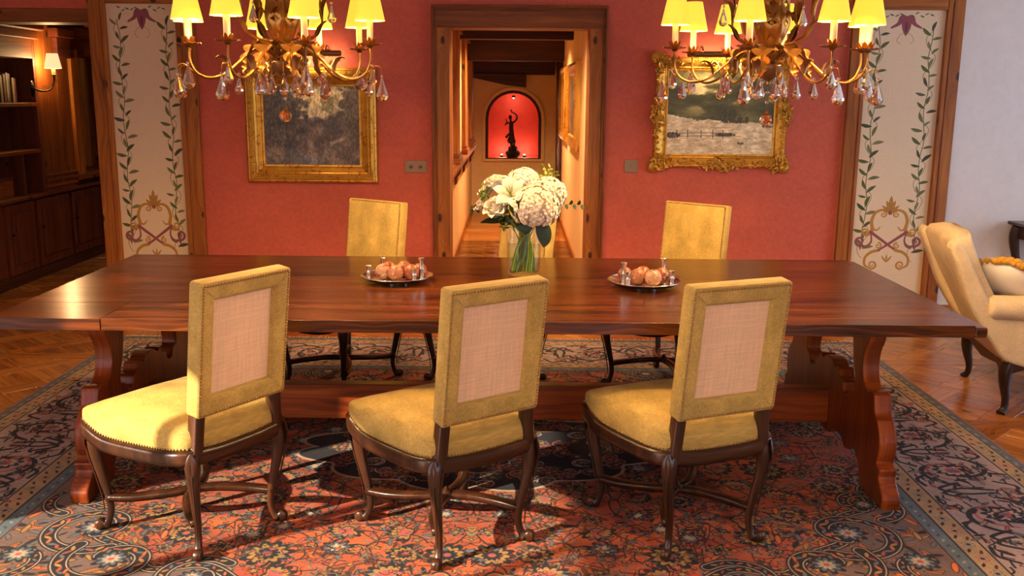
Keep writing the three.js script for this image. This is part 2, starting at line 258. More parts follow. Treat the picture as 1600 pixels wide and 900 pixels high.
struct('ceiling', wl(-4.75, 5.5, CEIL, CEIL + 0.15, ZW - 0.3, 1.9), M.ceiling);
struct('ceiling', wl(-4.75, 0.9, 2.36, 2.5, -14.3, ZW - 0.3), M.beam);
struct('wall_back', [wl(-3.11, -0.5, 0, CEIL, ZW - 0.3, ZW), wl(-0.5, 0.585, 2.1, CEIL, ZW - 0.3, ZW), wl(0.585, 2.47, 0, CEIL, ZW - 0.3, ZW), wl(-4.75, -3.11, 2.2, CEIL, ZW - 0.3, ZW)], M.red);
struct('wall_back', wl(2.47, 5.5, 0, CEIL, ZW - 0.3, ZW), M.white);
struct('baseboard_back', bx(3.29, XR, 0, 0.035, ZW, ZW + 0.018), M.pine);
struct('baseboard_back', bx(-2.33, -0.605, 0, 0.11, ZW, ZW + 0.018), M.pineDark);
struct('baseboard_back', bx(0.69, 2.46, 0, 0.11, ZW, ZW + 0.018), M.pineDark);
// a wall with rectangular windows: along = 'x' or 'z', at = inner face, out = outer face
function windowWall(name, along, a0, a1, inn, out, wins, mat) {
  const lo = Math.min(inn, out), hi = Math.max(inn, out), l = [], put = (s0, s1, y0, y1) => { if (s1 - s0 > 0.001) l.push(along === 'z' ? wl(lo, hi, y0, y1, s0, s1) : wl(s0, s1, y0, y1, lo, hi)); };
  let at = a0;
  for (const [s0, s1, y0, y1] of wins) { put(at, s0, 0, CEIL); put(s0, s1, 0, y0); put(s0, s1, y1, CEIL); at = s1; }
  put(at, a1, 0, CEIL); struct(name, l, mat);
  wins.forEach(([s0, s1, y0, y1]) => {
    const g = structGroup('window_' + (++windowWall.n)), f = 0.05, mid = (lo + hi) / 2, bar = (p0, p1, q0, q1, nm) => part(nm, along === 'z' ? bx(mid - 0.03, mid + 0.03, q0, q1, p0, p1) : bx(p0, p1, q0, q1, mid - 0.03, mid + 0.03), M.pine, g);
    bar(s0, s1, y0, y0 + f, 'window_frame'); bar(s0, s1, y1 - f, y1, 'window_frame'); bar(s0, s0 + f, y0 + f, y1 - f, 'window_frame'); bar(s1 - f, s1, y0 + f, y1 - f, 'window_frame');
    const m = Math.max(1, Math.round((s1 - s0) / 0.95));
    for (let i = 1; i < m; i++) { const p = lerp(s0, s1, i / m); bar(p - 0.025, p + 0.025, y0 + f, y1 - f, 'mullion'); }
    const pg = along === 'z' ? new THREE.PlaneGeometry(s1 - s0 - 0.04, y1 - y0 - 0.04).rotateY(Math.PI / 2).translate(mid, (y0 + y1) / 2, (s0 + s1) / 2) : new THREE.PlaneGeometry(s1 - s0 - 0.04, y1 - y0 - 0.04).translate((s0 + s1) / 2, (y0 + y1) / 2, mid);
    part('pane', pg, M.pane, g);
  });
}
windowWall.n = 0;
windowWall('wall_left', 'z', -7.2, ZB, XL, XL - 0.25, [[-1.75, 1.05, 0.2, 2.45]], M.white);
windowWall('wall_right', 'z', ZW, ZB, XR, XR + 0.25, [[-6.3, -3.3, 0.35, 2.3]], M.white);
windowWall('wall_front', 'x', -4.75, 5.5, ZB, ZB + 0.25, [[0.3, 2.7, 0.6, 2.25]], M.white);
// library behind the open end of the red wall
struct('wall_library', [wl(-4.75, -4.51, 0, CEIL, -10.9, -7.2), wl(-4.75, -0.6, 0, CEIL, -10.9, -10.6)], M.beam);
// corridor
struct('wall_corridor', wl(-0.85, -0.575, 0, 2.5, -13.7, ZW - 0.3), M.cream);
struct('wall_corridor', wl(0.615, 0.85, 0, 2.5, -13.7, ZW - 0.3), M.cream);
const arch = (hw, y0, yt, n = 14) => { const p = [[-hw, y0], [hw, y0]], yc = yt - hw; for (let i = 0; i <= n; i++) { const t = i / n * Math.PI; p.push([hw * Math.cos(t), yc + hw * Math.sin(t)]); } return p; };
{
  const cx = 0.0, o = (l) => l.map(([x, y]) => [x + cx, y]);
  struct('wall_corridor_end', solidUV(extrude([[-0.9, 0], [0.9, 0], [0.9, 2.5], [-0.9, 2.5]], 0.2, 0, [o(arch(0.385, 0.722, 1.655))]).translate(0, 0, -13.6)), M.cream);
  const n = structGroup('wall_niche');
  part('niche_lining', solidUV(extrude([[-0.6, 0.5], [0.6, 0.5], [0.6, 1.9], [-0.6, 1.9]], 0.32, 0, [o(arch(0.385, 0.722, 1.655))]).translate(0, 0, -13.92)), M.niche, n);
  part('niche_back', wl(-0.6, 0.6, 0.5, 1.9, -14.0, -13.92), M.niche, n);
  const ring = o(arch(0.43, 0.69, 1.70)); part('niche_frame', solidUV(extrude(ring, 0.025, 0.004, [o(arch(0.385, 0.722, 1.655))]).translate(0, 0, -13.4)), M.cream, n);
  const d = o(arch(0.385, 0.722, 1.655)); part('niche_edge', grain(extrude(d, 0.03, 0, [o(arch(0.345, 0.735, 1.615))]).translate(0, 0, -13.43), 'y'), M.beam, n);
  for (const [x, y, z, p] of [[-0.16, 0.76, -13.72, 0.26], [0.16, 0.76, -13.72, 0.26], [0, 1.58, -13.66, 0.2]]) {
    const t = thing('niche_spotlight', y > 1 ? 'small round spotlight in the top of the red niche' : x < 0 ? 'small uplight in niche on the raised-bent-arm side of statue' : 'small uplight in niche on the straight-arm side of statue', 'lamp', [x, y > 1 ? 1.585 : 0.7235, z]);
    part('lamp_body', lathe([[0, 0], [0.022, 0], [0.024, 0.02], [0.018, 0.034], [0, 0.034]], 14), M.iron, t);
    part('lamp_glass', lathe([[0, 0.034], [0.015, 0.034], [0.011, 0.041], [0, 0.044]], 12), M.bulb, t);
    if (y > 1) t.rotation.x = Math.PI;
    const L = new THREE.PointLight(new THREE.Color(1, 0.66, 0.4), p); L.position.set(x, y > 1 ? 1.51 : 0.80, z); L.shadow.radius = 1; L.castShadow = true; scene.add(L);
  }
  part('baseboard', [bx(-0.575, -0.557, 0, 0.07, -13.4, -7.6), bx(0.597, 0.615, 0, 0.07, -13.4, -7.6)], M.pine, structGroup('baseboard_corridor'));
}
// dark ceiling beams and timber screen of the corridor
for (const [z, y0, y1, t] of [[-12.0, 2.0, 2.3, 0.18], [-10.2, 2.16, 2.36, 0.16], [-8.6, 2.16, 2.36, 0.16]]) solo('ceiling_beam', bx(-0.575, 0.615, y0, y1, z - t, z, 0.008), M.beam, y0 < 2.1 ? 'deep dark timber beam across the corridor before the niche wall' : 'dark timber beam across the corridor ceiling', 'beam', y0 < 2.1 ? undefined : 'corridor ceiling beams');
solo('ceiling_beam', [bx(-0.575, 0.55, 1.86, 2.1, -13.4, -13.28, 0.008)], M.beam, 'dark timber lintel board high on the niche wall', 'beam');
{ const g = extrude([[-0.57, 1.87], [0.17, 1.87], [0.17, 1.69], [-0.1, 1.72], [-0.57, 1.82]], 0.06, 0.004).translate(0, 0, -13.28); solo('corbel_board', grain(g, 'x'), M.beam, 'dark slanted bracket board below the lintel over the arched niche', 'bracket'); }
{
  const t = thing('timber_screen', 'pine timber posts standing on a bracketed shelf along corridor wall', 'screen', [-0.575, 0, -10.5]);
  part('shelf', [bx(0, 0.075, 0.9, 0.94, -2.7, 2.55)], M.pineDark, t);
  for (const z of [2.3, 1.0, -0.5, -2.2]) {
    const p = part('post', bx(0, 0.045, 1.02, 2.36, z - 0.2, z + 0.2, 0.006, 'y'), M.pine, t);
    part('post_base', [bx(0, 0.07, 0.94, 1.0, z - 0.25, z + 0.25), bx(0, 0.058, 1.0, 1.04, z - 0.225, z + 0.225)], M.pineDark, p);
    part('bracket', grain(extrude([[0, 0.9], [0.07, 0.9], [0.06, 0.84], [0.03, 0.8], [0.025, 0.74], [0, 0.72]], 0.06, 0.003).translate(0, 0, z - 0.03), 'y'), M.cab, p);
  }
  part('head_board', bx(0, 0.05, 2.2, 2.36, -2.7, 2.55), M.pineDark, t);
}
struct('door_3', [bx(0.585, 0.615, 0, 2.15, -13.38, -12.25, 0.004, 'y')], M.beam);
// ------------------------------------------------------------ doorway
{
  const d = structGroup('door_1'), z = ZW, o = { x0: -0.605, x1: 0.688, y: 2.245 }, i = { x0: -0.475, x1: 0.56, y: 2.085 };
  const stile = (x0, x1, s) => { const c = part('casing', bx(x0, x1, 0, i.y, z, z + 0.028, 0.003, 'y'), M.pine, d); const e = s < 0 ? x0 : x1; part('bead', [bx(e - 0.018 * (s > 0), e + 0.018 * (s < 0), 0, o.y - 0.012, z + 0.028, z + 0.05, 0.006, 'y'), bx(e - s * 0.034 - 0.005, e - s * 0.034 + 0.005, 0, o.y - 0.03, z + 0.026, z + 0.036, 0.004, 'y')], M.pineDark, c); };
  stile(o.x0, i.x0, -1); stile(i.x1, o.x1, 1);
  const h = part('casing', bx(o.x0, o.x1, i.y, o.y, z, z + 0.03, 0.003, 'x'), M.pineDark, d);
  part('bead', [bx(o.x0, o.x1, o.y - 0.018, o.y, z + 0.03, z + 0.055, 0.006), bx(o.x0 + 0.03, o.x1 - 0.03, o.y - 0.042, o.y - 0.032, z + 0.028, z + 0.038, 0.004)], M.pineDark, h);
  part('jamb', bx(-0.5, -0.475, 0, 2.085, z - 0.3, z, 0.002, 'y'), M.pineDark, d); part('jamb', bx(0.56, 0.585, 0, 2.085, z - 0.3, z, 0.002, 'y'), M.pineDark, d);
  part('jamb_head', bx(-0.5, 0.585, 2.085, 2.1, z - 0.3, z, 0.002, 'x'), M.pineDark, d);
  part('threshold', bx(-0.475, 0.56, -0.001, 0.006, z - 0.3, z, 0.002, 'x'), M.pineDark, d);
}
// round recessed lamps: corridor, and the part of the room behind the photographer
function downlight(x, y, z, power, label, col = new THREE.Color(1, 0.62, 0.3), deg = 70) {
  const t = thing('recessed_lamp', label, 'lamp', [x, y, z]);
  part('trim_ring', lathe([[0.055, 0], [0.075, 0], [0.075, -0.008], [0.06, -0.012], [0.055, 0]], 24), M.brass, t);
  part('lamp_glass', lathe([[0, -0.004], [0.055, -0.003]], 24), M.bulb, t);
  const L = new THREE.SpotLight(col, power, 0, deg * Math.PI / 180, 0.8); L.position.set(x, y - 0.02, z); L.target.position.set(x, 0, z); L.castShadow = true; L.shadow.radius = 3; scene.add(L, L.target);
}
downlight(0.02, 2.36, -7.95, 30, 'round brass recessed lamp in corridor ceiling just past the doorway');
downlight(0.02, 2.36, -10.9, 38, 'round brass recessed lamp in corridor ceiling before the niche');
// ------------------------------------------------------------ painted panels beside the red wall
function drawPanel(ox) {
  const K = 900, w = 0.52 * K, h = 2.14 * K, c = canvas(w, h), g = c.getContext('2d'), r = rng(5);
  g.fillStyle = '#e0c8a6'; g.fillRect(0, 0, w, h);
  for (let i = 0; i < 5200; i++) { g.fillStyle = r() < 0.5 ? 'rgba(120,86,56,0.06)' : 'rgba(255,240,220,0.09)'; r() < 0.5 ? g.fillRect(r() * w, r() * h, 1, 10 + r() * 60) : g.fillRect(r() * w, r() * h, 10 + r() * 60, 1); }
  const Y = (m) => h - m * K, X = (m) => w / 2 + m * K;   // metres from the panel's foot and middle
  g.lineCap = g.lineJoin = 'round';
  const line = (pts, col, lw) => { g.strokeStyle = col; g.lineWidth = lw; g.beginPath(); const q = new THREE.CatmullRomCurve3(pts.map(([x, y]) => V(X(x), Y(y), 0))).getPoints(40); q.forEach((p, i) => i ? g.lineTo(p.x, p.y) : g.moveTo(p.x, p.y)); g.stroke(); };
  const taper = (pts, col, w0, w1) => { const q = new THREE.CatmullRomCurve3(pts.map(([x, y]) => V(X(x), Y(y), 0))).getPoints(48); g.strokeStyle = col; for (let i = 1; i < q.length; i++) { g.lineWidth = 1.35 * lerp(w0, w1, i / q.length); g.beginPath(); g.moveTo(q[i - 1].x, q[i - 1].y); g.lineTo(q[i].x, q[i].y); g.stroke(); } };
  const leafAt = (x, y, a, L, col) => { g.save(); g.translate(X(x), Y(y)); g.rotate(-a); g.fillStyle = col; g.beginPath(); g.moveTo(0, 0); g.quadraticCurveTo(L * K * 0.5, -L * K * 0.42, L * K, 0); g.quadraticCurveTo(L * K * 0.5, L * K * 0.16, 0, 0); g.fill(); g.strokeStyle = 'rgba(40,50,30,0.55)'; g.lineWidth = 1.5; g.beginPath(); g.moveTo(0, 0); g.lineTo(L * K * 0.9, 0); g.stroke(); g.restore(); };
  const greens = ['#5c6238', '#6b7044', '#4a5236', '#7b7c50'];
  for (const s of [-1, 1]) {
    const x0 = s * 0.178;
    line(Array.from({ length: 15 }, (_, i) => [x0 + 0.012 * Math.sin(i * 1.9 + s), 2.03 - i * 0.118]), '#55583a', 4.5);
    for (let i = 0; i < 13; i++) {
      const y = 2.02 - i * 0.132 - (s > 0 ? 0.03 : 0), sg = (i % 2 ? 1 : -1);
      line([[x0, y], [x0 + sg * 0.035, y - 0.05], [x0 + sg * 0.02, y - 0.11], [x0, y - 0.132]], '#666846', 3.2);
      for (let k = 0; k < 3; k++) leafAt(x0 + (r() - 0.5) * 0.02, y - 0.03 * k, Math.PI / 2 + sg * (0.35 + k * 0.5) * (k % 2 ? -1 : 1), 0.062 + 0.03 * r(), greens[Math.floor(r() * 4)]);
    }
    // gold arch scroll, purple bars and spirals
    const spiral = (cx, cy, rad, dir, a0, turns = 1.4) => Array.from({ length: 22 }, (_, i) => { const t = i / 21, a = a0 + dir * t * turns * Math.PI * 2, q = rad * (1 - 0.86 * t); return [cx + q * Math.cos(a), cy + q * Math.sin(a)]; });
    const gold = '#b3813a', plum = '#8d4f56';
    taper([[s * 0.015, 0.66], [s * 0.05, 0.675], [s * 0.10, 0.655], [s * 0.125, 0.59], [s * 0.118, 0.52], [s * 0.15, 0.485]], gold, 9, 20);
    taper(spiral(s * 0.045, 0.64, 0.024, s > 0 ? 1 : -1, s > 0 ? 1.6 : 1.54), gold, 8, 3);
    taper([[s * 0.118, 0.53], [s * 0.085, 0.52], [s * 0.062, 0.545]], gold, 11, 4);
    taper(spiral(s * 0.165, 0.51, 0.03, s > 0 ? 1 : -1, s > 0 ? 3.6 : -0.4), gold, 11, 3);
    taper([[s * 0.125, 0.505], [0, 0.41], [-s * 0.06, 0.365]], plum, 15, 9);
    taper([[s * 0.125, 0.505], [s * 0.118, 0.43], [s * 0.15, 0.395], [s * 0.195, 0.40]], plum, 6, 14);
    taper(spiral(s * 0.195, 0.435, 0.036, s > 0 ? 1 : -1, s > 0 ? -1.6 : -1.54), plum, 14, 4);
    taper([[s * 0.195, 0.40], [s * 0.19, 0.365]], plum, 12, 2);
    taper([[s * 0.06, 0.365], [s * 0.11, 0.35], [s * 0.15, 0.31], [s * 0.15, 0.25], [s * 0.11, 0.225]], gold, 16, 9);
    taper(spiral(s * 0.10, 0.252, 0.032, s > 0 ? -1 : 1, s > 0 ? -1.5 : -1.64), gold, 11, 3);
    taper(spiral(s * 0.065, 0.40, 0.024, s > 0 ? 1 : -1, s > 0 ? 1.6 : 1.54), gold, 8, 3);
    // tulip hanging from the top
    taper([[0, 2.065], [s * 0.03, 2.085], [s * 0.052, 2.045], [s * 0.10, 2.015]], plum, 36, 8);
    line([[s * 0.015, 1.98], [s * 0.045, 1.955], [s * 0.055, 1.92], [s * 0.03, 1.90]], '#9a7a62', 3);
    for (let i = 0; i < 5; i++) leafAt(s * (0.02 + i * 0.033), 2.105 + 0.006 * Math.sin(i * 2), (s > 0 ? 0 : Math.PI) + (i % 2 ? 0.5 : -0.4), 0.034, greens[i % 4]);
  }
  g.fillStyle = '#8d4f56'; g.beginPath(); g.moveTo(X(-0.034), Y(2.06)); g.quadraticCurveTo(X(-0.034), Y(2.0), X(0), Y(1.955)); g.quadraticCurveTo(X(0.034), Y(2.0), X(0.034), Y(2.06)); g.quadraticCurveTo(X(0), Y(2.085), X(-0.034), Y(2.06)); g.fill();
  g.fillStyle = '#743c48'; g.beginPath(); g.ellipse(X(0), Y(2.02), 9, 34, 0, 0, 7); g.fill();
  g.fillStyle = '#b3813a'; for (const [a, L] of [[0, 0.12], [0.35, 0.09], [-0.35, 0.09], [0.9, 0.075], [-0.9, 0.075]]) { g.save(); g.translate(X(0), Y(0.66)); g.rotate(a); g.beginPath(); g.moveTo(0, 0); g.quadraticCurveTo(-L * K * 0.24, -L * K * 0.5, 0, -L * K); g.quadraticCurveTo(L * K * 0.24, -L * K * 0.5, 0, 0); g.fill(); g.strokeStyle = '#7c5424'; g.lineWidth = 2; g.stroke(); g.restore(); }
  g.fillStyle = '#8d4f56'; g.beginPath(); g.arc(X(0), Y(0.652), 13, 0, 7); g.fill();
  g.fillStyle = '#b3813a'; for (const a of [0, 0.6, -0.6]) { g.save(); g.translate(X(0), Y(0.27)); g.rotate(a); g.beginPath(); g.moveTo(0, 0); g.quadraticCurveTo(-12, -26, 0, -60); g.quadraticCurveTo(12, -26, 0, 0); g.fill(); g.restore(); }
  return std({ map: canvasTex(c), roughness: 0.93, bumpMap: weave, bumpScale: 0.0005 });
}
M.panel = drawPanel();
function paintedPanel(x0, x1, a, b, label) {
  const t = thing('painted_panel', label, 'wall panel', [(x0 + x1) / 2, 0, ZW]), w = x1 - x0, l = -w / 2, r = w / 2;
  const c = new THREE.BoxGeometry(b - a, 2.14, 0.012); c.translate((a + b) / 2 - (x0 + x1) / 2, 1.165, 0.008); part('painted_canvas', c, M.panel, t);
  const al = a - (x0 + x1) / 2, br = b - (x0 + x1) / 2;
  const st = (p, q) => { const s = part('stile', bx(p, q, 0, 2.36, 0, 0.05, 0.006, 'y'), M.pine, t); part('bead', bx((p + q) / 2 + (q - p) * 0.22 * Math.sign(-(p + q)), (p + q) / 2 + (q - p) * 0.22 * Math.sign(-(p + q)) + 0.01, 0, 2.3, 0.046, 0.056, 0.004, 'y'), M.pineDark, s); };
  st(l, al); st(br, r);
  part('rail', bx(al, br, 2.235, 2.36, 0, 0.045, 0.005, 'x'), M.pine, t); part('rail', bx(al, br, 0, 0.095, 0, 0.045, 0.005, 'x'), M.pine, t);
}
paintedPanel(-3.11, -2.34, -2.985, -2.475, 'tall painted vine panel in pine frame beside the bookcase room');
paintedPanel(2.47, 3.28, 2.59, 3.155, 'tall painted vine panel in pine frame beside the white wall');
struct('trim_1', bx(-3.12, -3.108, 0, CEIL, ZW - 0.3, ZW, 0.002, 'y'), M.pineDark);
// ------------------------------------------------------------ bookcase room
{
  const G = 'fitted cupboards under the bookcase';
  // low cupboards with a continuous top
  const spans = [[-7.2, -7.72, 'beside the opening'], [-7.72, -8.24, 'under the book niche'], [-8.24, -8.9, 'under the wall lamp'], [-8.9, -9.56, 'under the mirror'], [-9.56, -10.2, 'past the mirror']];
  for (const [z1, z0, w] of spans) {
    const t = thing('fitted_cupboard', `low dark pine cupboard ${w} in the bookcase room`, 'cupboard', [XL, 0, (z0 + z1) / 2], 0, G), h = (z1 - z0) / 2;
    part('cupboard_body', bx(-0.38, -0.02, 0, 0.7, -h, h), M.cab, t);
    const dr = part('cupboard_door', [bx(-0.02, 0.0, 0.1, 0.68, -h + 0.03, h - 0.03, 0.003, 'y')], M.cab, t);
    part('door_panel', bx(0, 0.012, 0.18, 0.6, -h + 0.1, h - 0.1, 0.008, 'y'), M.cab, dr);
    part('handle', [lathe([[0, 0], [0.008, 0.002], [0.014, 0.012], [0.010, 0.022], [0, 0.024]], 12).rotateZ(-Math.PI / 2).translate(0.012, 0.44, h - 0.07)], M.iron, dr);
    part('plinth', bx(-0.02, -0.005, 0, 0.09, -h, h), M.beam, t);
  }
  solo('counter_top', bx(-4.5, -4.08, 0.702, 0.732, -10.2, -7.2, 0.006, 'z'), M.cab, 'dark pine counter top along the cupboards of bookcase room', 'counter');
  const t = thing('bookcase', 'dark pine open bookcase niche with shelves in the bookcase room', 'bookcase', [XL, 0.732, -7.83]);
  part('back_panel', bx(-0.39, -0.37, 0, 1.3, -0.62, 0.63, 0, 'y'), M.cab, t);
  part('side_panel', bx(-0.37, 0, 0, 1.3, -0.62, -0.585, 0.004, 'y'), M.cab, t); part('side_panel', bx(-0.37, 0, 0, 1.3, 0.595, 0.63, 0.004, 'y'), M.cab, t);
  part('divider', bx(-0.37, -0.02, 0, 0.345, -0.33, -0.3, 0.004, 'y'), M.cab, t);
  part('shelf', bx(-0.37, 0, 0.345, 0.375, -0.585, 0.595, 0.004, 'z'), M.pineDark, t); part('shelf', bx(-0.37, 0, 0.74, 0.772, -0.585, 0.595, 0.004, 'z'), M.pineDark, t);
  part('head_board', bx(-0.37, 0.0, 1.14, 1.3, -0.585, 0.595, 0.004, 'z'), M.pineDark, t);
  part('cornice', [bx(-0.37, 0.05, 1.3, 1.37, -0.62, 0.63, 0.01, 'z'), bx(-0.37, 0.11, 1.37, 1.44, -0.62, 0.63, 0.015, 'z'), bx(-0.37, 0.02, 1.44, 1.46, -0.62, 0.63, 0.004, 'z')], M.pineDark, t);
  // wall panelling with the lamp, the mirror and the beam over the opening
  const p = thing('wood_panelling', 'knotty pine wall panelling carrying the wall lamp', 'panelling', [XL, 0.732, -8.76]);
  for (const [a, b] of [[-0.30, -0.07], [-0.065, 0.14], [0.145, 0.305]]) part('plank', bx(-0.39, 0, 0, 1.46, a, b, 0.004, 'y'), M.pineDark, p);
  part('base_moulding', [bx(0, 0.02, 0.03, 0.05, -0.3, 0.3), bx(0, 0.02, 0.08, 0.1, -0.3, 0.3), bx(0, 0.02, 0.13, 0.15, -0.3, 0.3)], M.pineDark, p);
  part('capital', [bx(0, 0.05, 1.16, 1.34, -0.28, -0.02, 0.008), bx(0, 0.09, 1.34, 1.42, -0.3, 0.04, 0.008)], M.cab, p);
  const m = thing('wall_mirror', 'pine framed mirror with a ledge past the wall lamp', 'mirror', [XL, 0.732, -9.62]);
  part('mirror_glass', bx(-0.2, -0.19, 0.1, 1.2, -0.5, 0.42, 0), std({ color: 0xb9c2c0, metalness: 1, roughness: 0.06 }), m);
  part('frame_board', bx(-0.19, 0.03, 0.06, 1.25, 0.4, 0.55, 0.006, 'y'), M.pine, m); part('frame_board', bx(-0.19, 0.03, 0.06, 1.25, -0.58, -0.48, 0.006, 'y'), M.pine, m); part('frame_board', bx(-0.19, 0.0, 1.2, 1.46, -0.58, 0.55, 0.006, 'z'), M.pineDark, m);
  part('ledge', bx(-0.19, 0.05, 0.05, 0.1, -0.58, 0.56, 0.006, 'z'), M.pineDark, m); part('apron_board', bx(-0.19, -0.01, 0, 0.05, -0.58, 0.56, 0.004, 'z'), M.cab, m);
  solo('opening_beam', [bx(-4.5, -3.11, 2.1, 2.2, ZW - 0.3, ZW, 0.006, 'x')], M.pineDark, 'pine beam spanning the opening to the bookcase room', 'beam');
  for (const z of [-8.5, -9.5]) solo('ceiling_beam', bx(-4.5, -0.85, 2.2, 2.36, z - 0.14, z, 0.006, 'x'), M.pineDark, z > -9 ? 'timber ceiling beam above the bookcase' : 'timber ceiling beam above the mirror', 'beam');
  // books
  const bk = rng(77); let z = -8.34;
  for (let i = 0; i < 9; i++) { const w = 0.028 + bk() * 0.02, h = 0.2 + bk() * 0.05, d = 0.14 + bk() * 0.03; z += w + 0.003;
    const b = thing('book', `${['dark red', 'olive', 'dark brown', 'tan', 'maroon'][i % 5]} leather book standing on the upper shelf of the bookcase`, 'book', [XL - 0.2, 1.504, z - w / 2], 0, 'books on the upper bookcase shelf');
    part('cover', [bx(-d / 2, d / 2, 0, h, -w / 2, -w / 2 + 0.003, 0.001), bx(-d / 2, d / 2, 0, h, w / 2 - 0.003, w / 2, 0.001), bx(d / 2 - 0.004, d / 2, 0, h, -w / 2, w / 2, 0.001)], M.leather[i % 5], b);
    part('pages', bx(-d / 2 + 0.004, d / 2 - 0.004, 0.004, h - 0.004, -w / 2 + 0.003, w / 2 - 0.003, 0), M.whitecloth, b); }
  const bb = thing('storage_box', 'small wooden box in the bottom bay of the bookcase', 'box', [XL - 0.16, 0.732, -7.9]); part('box_body', bx(-0.1, 0.1, 0, 0.14, -0.12, 0.12), M.pineDark, bb); part('lid', bx(-0.105, 0.105, 0.14, 0.17, -0.125, 0.125), M.cab, bb);
  // wall lamp
  const s = thing('wall_lamp', 'bronze swan-neck wall lamp with lit pale shade in the bookcase room', 'lamp', [XL, 1.62, -8.36]);
  part('back_plate', lathe([[0, 0.02], [0.02, 0.018], [0.045, 0.008], [0.05, 0]], 20).scale(0.7, 1, 1.4).rotateX(Math.PI / 2).rotateY(Math.PI / 2), M.iron, s);
  part('arm', [tube([[0.02, 0, 0], [0.07, -0.02, -0.04], [0.11, 0.0, -0.11], [0.12, 0.07, -0.155], [0.12, 0.12, -0.16]], 0.008, 20, 8), lathe([[0, 0], [0.028, 0.004], [0.02, 0.014], [0, 0.016]], 14).translate(0.12, 0.11, -0.16)], M.iron, s);
  part('candle_sleeve', lathe([[0, 0], [0.016, 0], [0.016, 0.07], [0, 0.07]], 14).translate(0.12, 0.12, -0.16), M.candle, s);
  part('lamp_shade', lathe([[0.07, 0], [0.046, 0.125]], 24).translate(0.12, 0.175, -0.16), M.shadePale, s);
  const L = new THREE.PointLight(BULB, 1.1); L.position.set(XL + 0.12, 1.62 + 0.225, -8.52); L.castShadow = true; scene.add(L);
}
